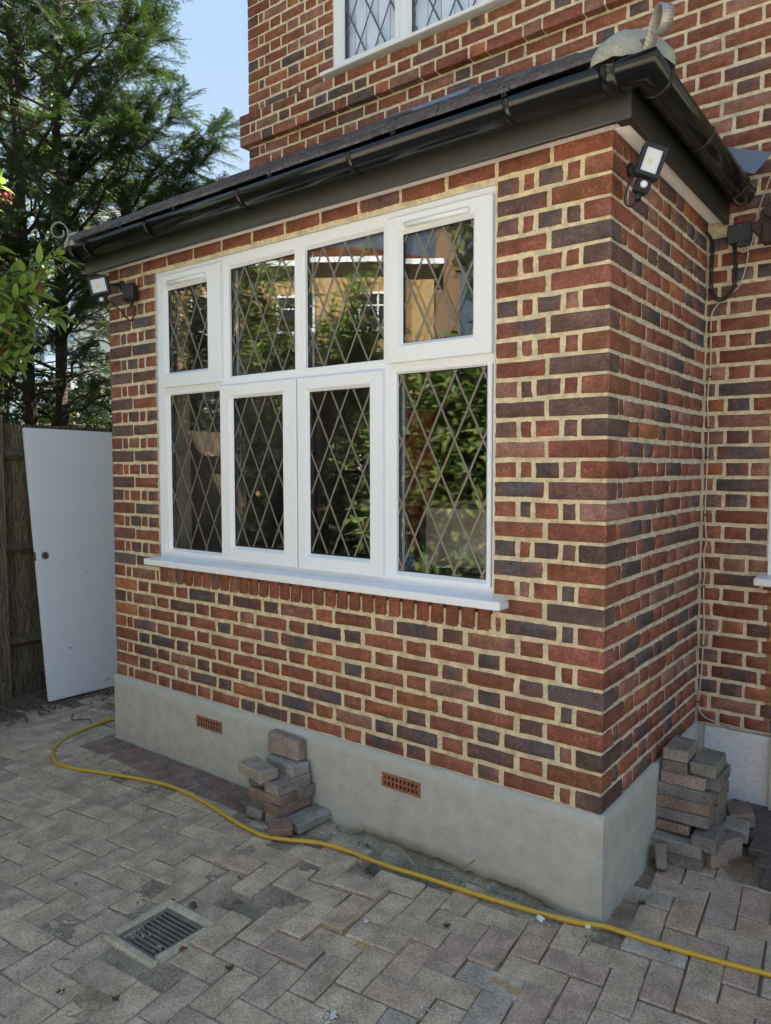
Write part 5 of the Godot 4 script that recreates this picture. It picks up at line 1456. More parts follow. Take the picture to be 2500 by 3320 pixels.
# ---------------------------------------------------------------- small debris
func bits():
	var m: MB
	var spots := []
	for k in 150:                        # grit and chippings on the blocks
		var x := rng.randf_range(-3.2, 0.6); var z := rng.randf_range(0.14, 1.5)
		if k < 60: x = rng.randf_range(-1.2, 0.02); z = rng.randf_range(0.03, 0.14)
		spots.append(Vector3(x, 0.003 - hole_depth(x, z), z))
	m = MB.new()
	for s in spots:
		var sz := rng.randf_range(0.003, 0.008)
		var k := rng.randf_range(0.5, 1.3)
		m.cbox(Vector3(sz * 1.6, sz, sz * 1.2), sz * 0.25, Transform3D(Basis.from_euler(Vector3(rng.randf() * 3, rng.randf() * 3, rng.randf() * 3)), s), Color(0.30 * k, 0.28 * k, 0.25 * k), sz * 0.1, rng, 0.1)
	for k in 260:
		var s := Vector3(rng.randf_range(-4.25, -3.7), 0.014, rng.randf_range(-0.7, 0.35))
		var sz := rng.randf_range(0.004, 0.013)
		var g := rng.randf_range(0.4, 1.2)
		m.cbox(Vector3(sz * 1.6, sz, sz * 1.2), sz * 0.25, Transform3D(Basis.from_euler(Vector3(rng.randf() * 3, rng.randf() * 3, rng.randf() * 3)), s), Color(0.20 * g, 0.165 * g, 0.13 * g), sz * 0.1, rng, 0.1)
	tag(obj("gravel", m.done(M.pebble)), "scattered grit and small stones on the block paving", "gravel", "", "stuff")
	# dead leaves
	var leaf := func(at: Vector3, sz: float, yaw: float, c: Color, called: String, label: String, grp := ""):
		var l := MB.new()
		var b := Basis.from_euler(Vector3(rng.randf_range(-0.4, 0.4), yaw, rng.randf_range(-0.4, 0.4)))
		var spine := []
		for q in 6: spine.append(Vector3((q / 5.0 - 0.5) * sz, 0.15 * sz * sin(q * 0.9), 0))
		for q in 5:
			var w0 := sz * 0.24 * sin(PI * (q / 5.0)) + 0.0004; var w1 := sz * 0.24 * sin(PI * ((q + 1) / 5.0)) + 0.0004
			for s in [-1.0, 1.0]:
				l.quad(b * spine[q], b * spine[q + 1], b * (spine[q + 1] + Vector3(0, w1 * 0.7, w1 * s)), b * (spine[q] + Vector3(0, w0 * 0.7, w0 * s)), b * Vector3.UP, c)
		tag(obj(called, l.done(M.dead_leaf), null, null, at), label, "leaf", grp)
	var brown := Color(0.17, 0.075, 0.04)
	leaf.call(Vector3(-1.10, 0.012, 0.735), 0.055, 0.7, Color(0.13, 0.085, 0.07), "dead_leaf", "curled brown dead leaf in the gap between lifted blocks above the drain")
	leaf.call(Vector3(-1.235, 0.000, 0.832), 0.05, 0.1, brown * 0.8, "dead_leaf", "rust brown dead leaf along the back edge of the drain surround")
	leaf.call(Vector3(-1.315, 0.000, 0.855), 0.04, 0.2, Color(0.12, 0.075, 0.05), "dead_leaf", "pale brown dead leaf at the back left corner of the drain surround")
	leaf.call(Vector3(-1.055, 0.006, 1.015), 0.03, 0.9, Color(0.15, 0.05, 0.035), "dead_leaf", "small dark red leaf at the right corner of the drain surround")
	leaf.call(Vector3(-1.19, 0.012, 0.065), 0.04, 2.4, Color(0.24, 0.15, 0.09), "dead_leaf", "light brown leaf on the soil right of the front heap")
	leaf.call(Vector3(-3.83, 0.02, -0.22), 0.05, 0.4, Color(0.14, 0.05, 0.035), "dead_leaf", "dark red leaf beside the foot of the white door")
	leaf.call(Vector3(-0.405, 0.008, 0.045), 0.03, 0.4, Color(0.33, 0.28, 0.22), "dead_leaf", "pale dry leaf under the broken edge of the render")
	m = MB.new(true)
	for k in 26:
		var at := Vector3(rng.randf_range(-4.22, -3.72), 0.020, rng.randf_range(-0.6, 0.32))
		add_leaf(m, Transform3D(Basis.from_euler(Vector3(rng.randf_range(-0.4, 0.4), rng.randf() * TAU, rng.randf_range(-0.5, 0.5))), at), rng.randf_range(0.02, 0.05), rng.randf_range(0.010, 0.020), Color(0.16, 0.10, 0.06) * rng.randf_range(0.6, 1.5), rng, 0.5, -0.2)
	tag(obj("leaf_litter", m.done(M.dead_leaf)), "brown leaf litter on the soil at the foot of the fence", "leaf litter", "", "stuff")
	# twigs
	var twig := func(pts: Array, r: float, c: Color, label: String):
		var l := MB.new(true)
		l.tube(smooth(pts, 4), r, 6, c)
		tag(obj("twig", l.done(M.dead_leaf)), label, "twig")
	twig.call([Vector3(-0.93, 0.02, 0.10), Vector3(-0.85, 0.045, 0.09), Vector3(-0.76, 0.03, 0.115), Vector3(-0.70, 0.012, 0.14)], 0.0028, Color(0.30, 0.26, 0.22), "pale curved twig arching over the hole by the wall")
	twig.call([Vector3(-0.70, 0.012, 0.10), Vector3(-0.60, 0.014, 0.075), Vector3(-0.54, 0.04, 0.05), Vector3(-0.50, 0.075, 0.03)], 0.0025, Color(0.20, 0.16, 0.12), "forked twig standing against the render over the hole")
	twig.call([Vector3(-3.35, 0.008, -0.02), Vector3(-3.43, 0.01, -0.05), Vector3(-3.50, 0.008, 0.02), Vector3(-3.62, 0.008, -0.06)], 0.003, Color(0.06, 0.05, 0.05), "dark root-like twig on the blocks in front of the white door")
	twig.call([Vector3(-3.95, 0.02, 0.05), Vector3(-3.85, 0.025, 0.02), Vector3(-3.74, 0.02, 0.0)], 0.003, Color(0.16, 0.12, 0.09), "brown stick in the soil left of the door's foot")
	twig.call([Vector3(-4.15, 0.022, 0.22), Vector3(-3.98, 0.022, 0.20), Vector3(-3.82, 0.018, 0.19)], 0.003, Color(0.20, 0.15, 0.11), "long dry stick on the soil at the left edge")
	for k in 5:
		var b := Vector3(-1.68, 0.02, 0.20)
		twig.call([b, b + Vector3(-0.06 - 0.02 * k, 0.03, 0.01 * k - 0.02), b + Vector3(-0.12 - 0.03 * k, 0.02 + 0.01 * k, 0.025 * k - 0.05)], 0.0018, Color(0.13, 0.09, 0.07), "thin dead stem number %s of the dried weed left of the front heap" % ["one", "two", "three", "four", "five"][k])
	# small weeds in the joints
	var W := [[Vector3(-0.985, 0.0, 0.105), "beside the yellow hose near the front heap"], [Vector3(-0.735, 0.0, 0.345), "in the joint right of the lifted blocks"], [Vector3(-0.42, 0.0, 0.365), "in the joint under the grey corner block"], [Vector3(0.085, -0.004, -0.20), "at the joint beside the side plinth"], [Vector3(0.245, 0.0, 0.02), "in a joint right of the extension corner"], [Vector3(-1.03, 0.0, 1.285), "in the sandy joint below the drain, right one"], [Vector3(-1.19, 0.0, 1.37), "in the sandy joint below the drain, left one"], [Vector3(-0.86, 0.0, 0.98), "in the joint right of the drain"]]
	for w in W:
		m = MB.new()
		for k in 16:
			var a := rng.randf() * TAU; var l := rng.randf_range(0.010, 0.026)
			var d := Vector3(cos(a), rng.randf_range(0.4, 1.1), sin(a)).normalized() * l
			var s := Vector3(-sin(a), 0, cos(a)) * l * 0.16
			m.quad(w[0], w[0] + d * 0.5 + s, w[0] + d, w[0] + d * 0.5 - s, Vector3.UP, Color(0.07, 0.12, 0.03) * rng.randf_range(0.7, 1.3))
		tag(obj("weed", m.done(M.leaf_far)), "tiny green weed " + w[1], "weed", "weeds in the paving joints")
	# white plastic connector and a scrap of white plastic by the wall
	var t := thing("tube_connector", "small white plastic tube connector with metal pin near the extension corner", "connector", Vector3(-0.161, 0.012, 0.135))
	m = MB.new(true); m.tube([Vector3(-0.018, 0, -0.006), Vector3(0.006, 0, 0.002)], 0.0105, 12)
	obj("sleeve", m.done(M.white_plastic), null, t)
	m = MB.new(true); m.tube([Vector3(0.006, 0, 0.002), Vector3(0.042, -0.004, 0.012)], 0.003, 8)
	obj("pin", m.done(M.galv), null, t)
	m = MB.new(); m.cbox(Vector3(0.022, 0.012, 0.02), 0.002, Transform3D(Basis.from_euler(Vector3(0.5, 0.7, 0.3)), Vector3.ZERO), Color.WHITE, 0.003, rng)
	tag(obj("plastic_scrap", m.done(M.white_plastic), null, null, Vector3(-0.018, 0.008, 0.062)), "white plastic scrap under the hose at the extension corner", "scrap")
	m = MB.new(); m.cbox(Vector3(0.016, 0.012, 0.016), 0.004, Transform3D.IDENTITY, Color(0.62, 0.64, 0.68), 0.002, rng)
	tag(obj("pebble", m.done(M.pebble), null, null, Vector3(-0.655, 0.012, 0.525)), "single white pebble beside the patch of sand", "pebble")
	# spilled white paint
	for c in [[Vector3(-0.478, 0.0, 0.945), 0.030, "left white paint spill at the bottom edge of the paving"], [Vector3(-0.20, 0.0, 0.735), 0.050, "large splashed white paint patch at the bottom edge of the paving"]]:
		m = MB.new()
		for k in 46:
			var a := rng.randf() * TAU; var d: float = c[1] * sqrt(rng.randf()) * 1.4
			var p: Vector3 = c[0] + Vector3(cos(a) * d, 0.0035, sin(a) * d * 0.8)
			var r: float = rng.randf_range(0.0012, 0.0055) * (1.6 if k < 8 and c[1] < 0.04 else 0.7)
			for q in 6:
				var b0 := TAU * q / 6.0; var b1 := TAU * (q + 1) / 6.0
				m.tri(p + Vector3(0, 0.001, 0), p + Vector3(cos(b0), 0, sin(b0)) * r, p + Vector3(cos(b1), 0, sin(b1)) * r, Vector3.UP)
		tag(obj("paint_spill", m.done(M.paint_spot)), c[2], "paint spill")

# ---------------------------------------------------------------- fence and door
func fence():
	var t := thing("garden_fence", "weathered close-board garden fence with three rails and gravel boards left of the extension", "fence")
	var grey := Color(0.34, 0.27, 0.205)
	var post := func(z: float):
		var m := MB.new()
		m.cbox(Vector3(0.10, 2.25, 0.10), 0.005, Transform3D(Basis.IDENTITY, Vector3(-4.285, 0.87, z)), grey * 0.95, 0.003, rng, 0.1)
		obj("post", m.done(M.fence_wood), null, t)
	for z in [0.10, -1.85, -3.8, 2.0]: post.call(z)
	for bay in [[0.045, -1.795], [-1.905, -3.745], [1.945, 0.155]]:
		for y in [1.728, 1.067, 0.398]:
			var m := MB.new()
			var z0: float = bay[0]; var z1: float = bay[1]
			# arris rail: three-cornered, its ends tapering to a tenon
			var prof := [Vector2(-4.312, y - 0.048), Vector2(-4.312, y + 0.042), Vector2(-4.245, y - 0.004)]
			for k in 3:
				var a: Vector2 = prof[k]; var b: Vector2 = prof[(k + 1) % 3]
				var n := (a + b) / 2 - Vector2(-4.29, y)
				m.quad(Vector3(a.x, a.y, z0 - 0.06), Vector3(b.x, b.y, z0 - 0.06), Vector3(b.x, b.y, z1 + 0.06), Vector3(a.x, a.y, z1 + 0.06), Vector3(n.x, n.y, 0), grey * 0.9)
				for e in [[z0 - 0.06, z0], [z1 + 0.06, z1]]:
					var c := Vector2(-4.297, y)
					var a2 := c.lerp(a, 0.45); var b2 := c.lerp(b, 0.45)
					m.quad(Vector3(a.x, a.y, e[0]), Vector3(b.x, b.y, e[0]), Vector3(b2.x, b2.y, e[1]), Vector3(a2.x, a2.y, e[1]), Vector3(n.x, n.y, 0), grey * 0.9)
			obj("rail", m.done(M.fence_wood), null, t)
		var z: float = bay[0]
		while z > bay[1] + 0.02:
			var m := MB.new()
			var w := minf(0.105, z - bay[1])
			var k := rng.randf_range(0.75, 1.15)
			m.cbox(Vector3(0.014, 1.79 + rng.randf_range(-0.006, 0.006), w), 0.002, Transform3D(Basis(Vector3.UP, 0.05), Vector3(-4.325, 1.045, z - w / 2)), Color(grey.r * k, grey.g * k, grey.b * k * 0.97), 0.002, rng, 0.08)
			obj("board", m.done(M.fence_wood), null, t)
			z -= 0.090
		var g := MB.new()
		g.cbox(Vector3(0.022, 0.15, bay[0] - bay[1]), 0.003, Transform3D(Basis.IDENTITY, Vector3(-4.300, 0.072, (bay[0] + bay[1]) / 2)), grey * 0.72, 0.002, rng, 0.05)
		obj("gravel_board", g.done(M.fence_wood), null, t)

func leaning_door():
	var t := thing("leaning_door", "plain white flush door without handle leaning against the fence", "door", Vector3(-3.955, 0.0, -0.45))
	# its edges: foot on the ground, head against the fence
	var up := Vector3(-0.30, 1.895, -0.028).normalized()
	var back := Vector3(0.0, 0.03, -1.0)
	back = (back - up * back.dot(up)).normalized()
	var out := up.cross(back).normalized()
	if out.x < 0: out = -out
	var b := Basis(back, up, out)
	var m := MB.new()
	var c := Vector3(0.0, 0.010, 0.0) + up * 0.96
	m.cbox(Vector3(0.762, 1.92, 0.036), 0.0022, Transform3D(b, c), Color.WHITE, 0.0005, rng)
	obj("leaf", m.done(M.door_white), null, t)
	var s := 1.0 if b.x.z < 0 else -1.0
	var edge := -0.381 * s
	for q in [[0.30, 0.42, 0.010, 0.003], [-0.02, -0.10, 0.006, 0.004], [0.12, 0.55, 0.004, 0.004], [-0.20, -0.62, 0.016, 0.004], [0.22, -0.84, 0.012, 0.006], [-0.28, 0.70, 0.005, 0.004], [0.05, -0.90, 0.03, 0.003]]:
		m = MB.new()
		m.box(Vector3(-q[2], -q[3], 0.0181), Vector3(q[2], q[3], 0.0184), Color.WHITE, Transform3D(b, c) * Transform3D(Basis(Vector3.BACK, q[0] * 3.0), Vector3(q[0], q[1], 0)))
		obj("scuff_mark", m.done(M.scuff), null, t)
	m = MB.new(true)
	var hp := c + back * (edge + 0.062 * s) + up * (-0.965) + up * 1.015 + out * 0.0182
	m.tube([hp - out * 0.002, hp + out * 0.0022], 0.0265, 20)
	var rose := obj("latch_hole", m.done(M.chipboard), null, t)
	m = MB.new(true)
	m.tube([hp + out * 0.0022, hp + out * 0.0030], 0.009, 12)
	obj("spindle_hole", m.done(M.dark_hole), null, rose)
	m = MB.new()
	m.box(Vector3(-0.0012, -0.03, -0.012), Vector3(0.0012, 0.03, 0.012), Color.WHITE, Transform3D(b, c + back * (edge - 0.0004 * s) + up * 0.05))
	obj("latch_plate", m.done(M.brass), null, t)

# ---------------------------------------------------------------- plants
func leaf_mesh(l: float, w: float, col: Color, r: RandomNumberGenerator, fold := 0.35, droop := 0.25) -> ArrayMesh:
	var m := MB.new(true)
	add_leaf(m, Transform3D.IDENTITY, l, w, col, r, fold, droop)
	return m.done()
func add_leaf(m: MB, xf: Transform3D, l: float, w: float, col: Color, r: RandomNumberGenerator, fold := 0.35, droop := 0.25):
	var sp := []
	var n := 5
	for q in n + 1:
		var t := q / float(n)
		sp.append(Vector3(0, -droop * l * t * t, l * t))
	for q in n:
		var t0 := q / float(n); var t1 := (q + 1) / float(n)
		var w0 := w / 2 * pow(sin(PI * pow(t0, 0.75)), 0.8); var w1 := w / 2 * pow(maxf(sin(PI * pow(t1, 0.75)), 0.0), 0.8)
		for s in [-1.0, 1.0]:
			var k: float = 1.0 + 0.12 * s
			var c := Color(col.r * k, col.g * k, col.b * k)
			m.quad(xf * sp[q], xf * sp[q + 1], xf * (sp[q + 1] + Vector3(s * w1, w1 * fold, 0)), xf * (sp[q] + Vector3(s * w0, w0 * fold, 0)), xf.basis * Vector3.UP, c)

# a flat yew spray: a shoot with side shoots, each carrying two ranks of needles
func yew_spray(sd: int) -> ArrayMesh:
	var r := RandomNumberGenerator.new(); r.seed = sd
	var m := MB.new()
	var base: Color = M.needle.get_meta("base")
	var shoots := [[Vector3.ZERO, Vector3(0, 0.02, 1).normalized(), 0.30]]
	for k in 8:
		var t := 0.04 + k * 0.03
		var s := 1.0 if k % 2 == 0 else -1.0
		shoots.append([Vector3(0, 0.004, t), Vector3(s * r.randf_range(0.55, 0.85), r.randf_range(-0.25, 0.05), 0.7).normalized(), r.randf_range(0.07, 0.15) * (1.0 - t * 1.4)])
	for sh in shoots:
		var p: Vector3 = sh[0]; var d: Vector3 = sh[1]; var l: float = sh[2]
		var side := d.cross(Vector3.UP).normalized()
		var n := int(l / 0.0115)
		for i in n:
			var t := float(i) / n
			var q := p + d * l * t + Vector3(0, -0.12 * t * t * l, 0)
			for s in [-1.0, 1.0]:
				var nd: Vector3 = (side * s + d * r.randf_range(0.25, 0.6) + Vector3(0, r.randf_range(-0.2, 0.35), 0)).normalized() * r.randf_range(0.022, 0.032) * (1.0 - 0.5 * t)
				var w: Vector3 = nd.cross(Vector3.UP).normalized() * 0.0030
				var k := r.randf_range(0.6, 1.4) * (1.0 + 0.6 * t)
				var c := Color(base.r * k, base.g * k, base.b * k)
				m.tri(q - w, q + w, q + nd + w * 0.4, Vector3.UP, c)
				m.tri(q - w, q + nd + w * 0.4, q + nd - w * 0.4, Vector3.UP, c)
		var c2 := Color(0.05, 0.045, 0.025)
		m.tube([p, p + d * l * 0.9], 0.0014, 4, c2, false)
	return m.done(M.needle)

func scatter(called: String, meshes: Array, places: Array, m: Material, parent: Node3D):
	# places: [transform, tint]
	var lists := []
	for k in meshes.size(): lists.append([])
	for i in places.size(): lists[i % meshes.size()].append(places[i])
	for k in meshes.size():
		var mm := MultiMesh.new()
		mm.transform_format = MultiMesh.TRANSFORM_3D
		mm.use_colors = true
		mm.mesh = meshes[k]
		mm.instance_count = lists[k].size()
		for i in lists[k].size():
			mm.set_instance_transform(i, lists[k][i][0]); mm.set_instance_color(i, lists[k][i][1])
		var o := MultiMeshInstance3D.new()
		o.multimesh = mm
		var cnt: Dictionary = counts.get_or_add(parent.get_instance_id(), {})
		o.name = called if not cnt.has(called) else "%s_%03d" % [called, cnt[called]]
		cnt[called] = cnt.get(called, 0) + 1
		if m: o.material_override = m
		o.set_meta("kind", "stuff")
		parent.add_child(o, true)

func yew():
	var r := RandomNumberGenerator.new(); r.seed = 5
	var t := thing("yew_tree", "tall dark yew with two trunks and feathery drooping sprays behind the fence", "tree", Vector3(-5.42, 0, -0.90))
	var sprays := []
	for k in 5: sprays.append(yew_spray(100 + k))
	var places := []
	var wood := MB.new(true)
	var trunks := [[Vector3(0.0, -0.1, 0.08), Vector3(-0.08, 3.2, 0.13), Vector3(-0.22, 7.4, 0.15)], [Vector3(0.02, -0.1, -0.10), Vector3(0.02, 3.2, -0.10), Vector3(0.10, 7.8, -0.20)]]
	for k in 2:
		var m := MB.new(true)
		var pts := []; var rad := []
		for i in 20:
			var u := i / 19.0
			var a: Vector3 = trunks[k][0].lerp(trunks[k][1], u); var b: Vector3 = trunks[k][1].lerp(trunks[k][2], u)
			pts.append(a.lerp(b, u) + Vector3(r.randf_range(-0.02, 0.02), 0, r.randf_range(-0.02, 0.02)))
			rad.append(lerpf(0.066, 0.018, u) * r.randf_range(0.92, 1.08))
		m.tube(pts, rad, 12)
		obj("trunk", m.done(M.bark), null, t)
	var branch := func(from: Vector3, to: Vector3, r0: float, density: float, sag: float):
		var L := from.distance_to(to)
		var pts := []; var rad := []
		var n := 9
		for i in n + 1:
			var u := i / float(n)
			pts.append(from.lerp(to, u) + Vector3(r.randf_range(-0.045, 0.045), sag * sin(u * PI) + r.randf_range(-0.03, 0.03), r.randf_range(-0.045, 0.045)) * (1.0 if i > 0 and i < n else 0.0))
			rad.append(lerpf(r0 * 0.75, 0.003, pow(u, 0.7)))
		wood.tube(pts, rad, 6, Color.WHITE, false)
		var cnt := int(L * 32.0 * density)
		for i in cnt:
			var u := pow(r.randf(), 0.6)
			var f := u * n
			var s := mini(int(f), n - 1)
			var p: Vector3 = pts[s].lerp(pts[s + 1], f - s)
			var d: Vector3 = (pts[s + 1] - pts[s]).normalized()
			var side := d.cross(Vector3.UP).normalized() * (1.0 if i % 2 == 0 else -1.0)
			var dir: Vector3 = (d * r.randf_range(0.3, 0.9) + side * r.randf_range(0.1, 0.9) + Vector3(0, r.randf_range(-0.75, 0.15), 0)).normalized()
			var z := dir
			var x := Vector3.UP.cross(z).normalized().rotated(z, r.randf_range(-0.7, 0.7))
			var y := z.cross(x)
			p += side * r.randf_range(0.0, 0.20) * (1.0 - u * 0.6) + Vector3(0, r.randf_range(-0.10, 0.02), 0)
			var sc := r.randf_range(0.6, 1.1)
			var g := r.randf_range(0.75, 1.25)
			places.append([Transform3D(Basis(x * sc, y * sc, z * sc), p), Color(g * r.randf_range(0.9, 1.15), g, g * r.randf_range(0.8, 1.0))])
		var tip: Vector3 = pts[n]
		var td: Vector3 = (pts[n] - pts[n - 1]).normalized()
		for q in 3:
			var zz := (td + Vector3(r.randf_range(-0.3, 0.3), r.randf_range(-0.2, 0.3), r.randf_range(-0.3, 0.3))).normalized()
			var xx := Vector3.UP.cross(zz).normalized()
			places.append([Transform3D(Basis(xx, zz.cross(xx), zz), tip - zz * 0.2), Color(1.1, 1.1, 0.9)])
	var on_trunk := func(k: int, y: float) -> Vector3:
		var u := clampf(y / 7.6, 0, 1)
		var a: Vector3 = trunks[k][0].lerp(trunks[k][1], u); var b: Vector3 = trunks[k][1].lerp(trunks[k][2], u)
		return a.lerp(b, u)
	for k in 2:
		for i in 62:
			var y := 2.1 + i * 0.088 + r.randf_range(-0.05, 0.05)
			var a := i * 2.4 + k * 1.1 + r.randf_range(-0.4, 0.4)
			var len := lerpf(2.0, 0.8, clampf((y - 3.2) / 4.4, 0, 1)) * r.randf_range(0.65, 1.1)
			if y < 3.3: len *= 0.85
			var p: Vector3 = on_trunk.call(k, y)
			var to := p + Vector3(cos(a) * len, r.randf_range(0.05, 0.45) * len, sin(a) * len)
			var across := Vector3(0.794, 0, -0.608)        # outwards over the extension: kept short there
			var reach := (to - p).dot(across)
			var most := r.randf_range(0.45, 0.80) + 0.25 * smoothstep(3.6, 3.0, absf(y - 4.0) + 3.0)
			if reach > most: to -= across * (reach - most)
			branch.call(p, to, lerpf(0.026, 0.012, clampf((y - 2.0) / 5.0, 0, 1)), 1.0 if y > 3.0 else 0.55, 0.07)
	# limbs that reach out over the extension
	var base := t.position
	for q in [[1, 4.5, Vector3(-4.25, 5.25, -1.30)], [0, 4.6, Vector3(-4.45, 5.40, -1.30)], [1, 4.3, Vector3(-4.30, 4.92, -1.15)], [1, 3.9, Vector3(-4.20, 4.74, -1.45)], [1, 3.7, Vector3(-4.22, 4.58, -1.42)], [1, 3.6, Vector3(-4.20, 4.66, -1.90)], [1, 3.4, Vector3(-4.20, 4.36, -1.78)], [1, 3.3, Vector3(-4.22, 4.18, -1.58)], [1, 3.5, Vector3(-4.28, 4.45, -1.65)], [1, 3.0, Vector3(-4.25, 3.95, -1.40)], [0, 4.0, Vector3(-4.40, 4.45, -1.10)], [1, 5.0, Vector3(-4.4, 5.75, -1.5)], [1, 4.1, Vector3(-4.35, 4.65, -1.25)], [1, 3.2, Vector3(-4.3, 4.05, -1.75)]]:
		var p: Vector3 = on_trunk.call(q[0], q[1])
		branch.call(p, q[2] - base, 0.026, 1.0, 0.06)
	for i in 26:                         # bare dead twigs low on the trunks
		var p: Vector3 = on_trunk.call(i % 2, r.randf_range(1.4, 2.9))
		var a := r.randf() * TAU
		var l := r.randf_range(0.5, 1.3)
		wood.tube(smooth([p, p + Vector3(cos(a) * l * 0.5, r.randf_range(-0.1, 0.15), sin(a) * l * 0.5), p + Vector3(cos(a + 0.2) * l, r.randf_range(-0.25, 0.2), sin(a + 0.2) * l)], 4), 0.006, 5, Color.WHITE, false)
	obj("branches", wood.done(M.bark), null, t).set_meta("kind", "stuff")
	scatter("crown", sprays, places, M.needle, t)

func shrub():
	# a broad-leaved shrub reaching into the picture from the left
	var r := RandomNumberGenerator.new(); r.seed = 17
	var t := thing("leafy_shrub", "broad-leaved green shrub with red flower cluster reaching in from the left edge", "shrub", Vector3(-3.35, 0, 1.85))
	var o0 := t.position
	var stems := MB.new(true)
	var base: Color = M.leaf_shrub.get_meta("base")
	var kinds := []
	for k in 12:
		var g := r.randf_range(0.65, 1.3)
		var c := Color(base.r * g * r.randf_range(0.85, 1.15), base.g * g, base.b * g)
		if k == 11: c = Color(0.20, 0.09, 0.04)
		kinds.append(leaf_mesh(r.randf_range(0.072, 0.102), r.randf_range(0.027, 0.037), c, r, r.randf_range(0.2, 0.5), r.randf_range(0.05, 0.4)))
	var n_leaf := 0
	var rest := []
	# shoot tips, as the sprays of leaves hang in the photograph
	var tips := []
	for p in [Vector3(-1.99, 2.74, 1.02), Vector3(-2.12, 2.80, 1.10), Vector3(-2.16, 2.62, 1.12), Vector3(-2.05, 2.42, 1.06), Vector3(-1.80, 2.46, 0.90), Vector3(-1.86, 2.36, 0.94), Vector3(-1.93, 2.25, 1.00), Vector3(-1.82, 2.24, 0.88), Vector3(-2.02, 2.22, 1.08), Vector3(-1.90, 2.14, 0.97), Vector3(-2.10, 2.16, 1.12), Vector3(-2.02, 2.50, 1.04), Vector3(-1.98, 2.33, 1.03), Vector3(-2.08, 2.34, 1.15), Vector3(-1.84, 2.31, 0.98), Vector3(-2.17, 2.47, 1.20), Vector3(-2.15, 2.28, 1.10), Vector3(-1.88, 2.20, 1.05), Vector3(-2.07, 2.10, 1.00), Vector3(-1.96, 2.42, 0.92), Vector3(-2.2, 2.9, 1.2), Vector3(-2.3, 2.2, 1.3), Vector3(-2.35, 2.5, 1.3), Vector3(-2.05, 2.28, 0.98), Vector3(-1.92, 2.31, 1.08), Vector3(-1.98, 2.10, 1.02), Vector3(-2.10, 2.04, 1.12), Vector3(-1.90, 2.07, 0.99), Vector3(-2.04, 2.15, 1.14), Vector3(-2.13, 2.40, 1.16), Vector3(-1.97, 2.20, 0.95), Vector3(-2.08, 2.58, 1.1), Vector3(-1.99, 2.03, 1.06)]: tips.append(p)
	for i in 60: tips.append(Vector3(r.randf_range(-3.9, -2.45), r.randf_range(1.6, 3.3), r.randf_range(1.1, 2.5)))
	for pt in tips:
		var p0: Vector3 = pt + Vector3(-0.06, 0, 0.045)
		var p: Vector3 = p0 - o0
		var root := Vector3(r.randf_range(-0.2, 0.2), r.randf_range(0.9, 1.5), r.randf_range(-0.2, 0.2))
		var mid := root.lerp(p, 0.6) + Vector3(0, 0.22, 0)
		stems.tube(smooth([root, mid, p], 5), [0.010, 0.010, 0.009, 0.009, 0.008, 0.007, 0.006, 0.005, 0.004, 0.003, 0.002], 5, Color.WHITE, false)
		var d := (p - mid).normalized()
		var cnt := 20 if p0.x > -2.4 else 10
		for i in cnt:
			var s := float(i) / cnt
			var q: Vector3 = p - d * s * 0.17
			var a := i * 2.4
			var side := d.cross(Vector3.UP).normalized().rotated(d, a)
			var z := (d * lerpf(0.9, 0.25, s) + side * 0.8 + Vector3(0, r.randf_range(-0.35, 0.15), 0)).normalized()
			var x := Vector3.UP.cross(z).normalized().rotated(z, r.randf_range(-0.5, 0.5))
			var sc := r.randf_range(0.7, 1.1)
			var xf := Transform3D(Basis(x, z.cross(x), z).scaled(Vector3.ONE * sc), q)
			var k := r.randi_range(0, 10) if r.randf() < 0.94 else 11
			if in_frame(o0 + q, 8) and n_leaf < 290:
				var o := obj("leaf", kinds[k], M.leaf_shrub, t)
				o.transform = xf
				n_leaf += 1
			else: rest.append([xf, Color.WHITE, k])
	for k in 6:
		stems.tube(smooth([Vector3(r.randf_range(-0.15, 0.15), -0.05, r.randf_range(-0.15, 0.15)), Vector3(r.randf_range(-0.2, 0.2), 0.6, r.randf_range(-0.2, 0.2)), Vector3(r.randf_range(-0.25, 0.25), 1.4, r.randf_range(-0.25, 0.25))], 4), 0.014, 7, Color.WHITE, false)
	obj("stem", stems.done(M.bark), null, t).set_meta("kind", "stuff")
	scatter("foliage", kinds.slice(0, 6), rest, M.leaf_shrub, t)
	var fl := MB.new(true)
	for k in 60:
		var a := r.randf() * TAU; var e := r.randf_range(-0.6, 1.4)
		var p := Vector3(-2.035, 2.685, 1.06) - o0 + Vector3(cos(a) * cos(e), sin(e), sin(a) * cos(e)) * r.randf_range(0.008, 0.03)
		add_leaf(fl, Transform3D(Basis.from_euler(Vector3(r.randf() * TAU, r.randf() * TAU, 0)), p), 0.014, 0.009, Color(0.14, 0.025, 0.045) * r.randf_range(0.6, 1.3), r)
	obj("flower_cluster", fl.done(M.petal), null, t)

# a clump of leaves used by the trees further off
func leaf_clump(sd: int, n: int, rad: float, l: float, w: float, col: Color) -> ArrayMesh:
	var r := RandomNumberGenerator.new(); r.seed = sd
	var m := MB.new(true)
	for i in n:
		var d := Vector3(r.randf_range(-1, 1), r.randf_range(-1, 1), r.randf_range(-1, 1)) * rad
		var k := r.randf_range(0.6, 1.4)
		var b := Basis.from_euler(Vector3(r.randf_range(-0.9, 0.9), r.randf() * TAU, r.randf_range(-0.7, 0.7)))
		add_leaf(m, Transform3D(b, d), l * r.randf_range(0.7, 1.2), w * r.randf_range(0.7, 1.2), Color(col.r * k * r.randf_range(0.8, 1.25), col.g * k, col.b * k), r, 0.3, 0.35)
	return m.done()

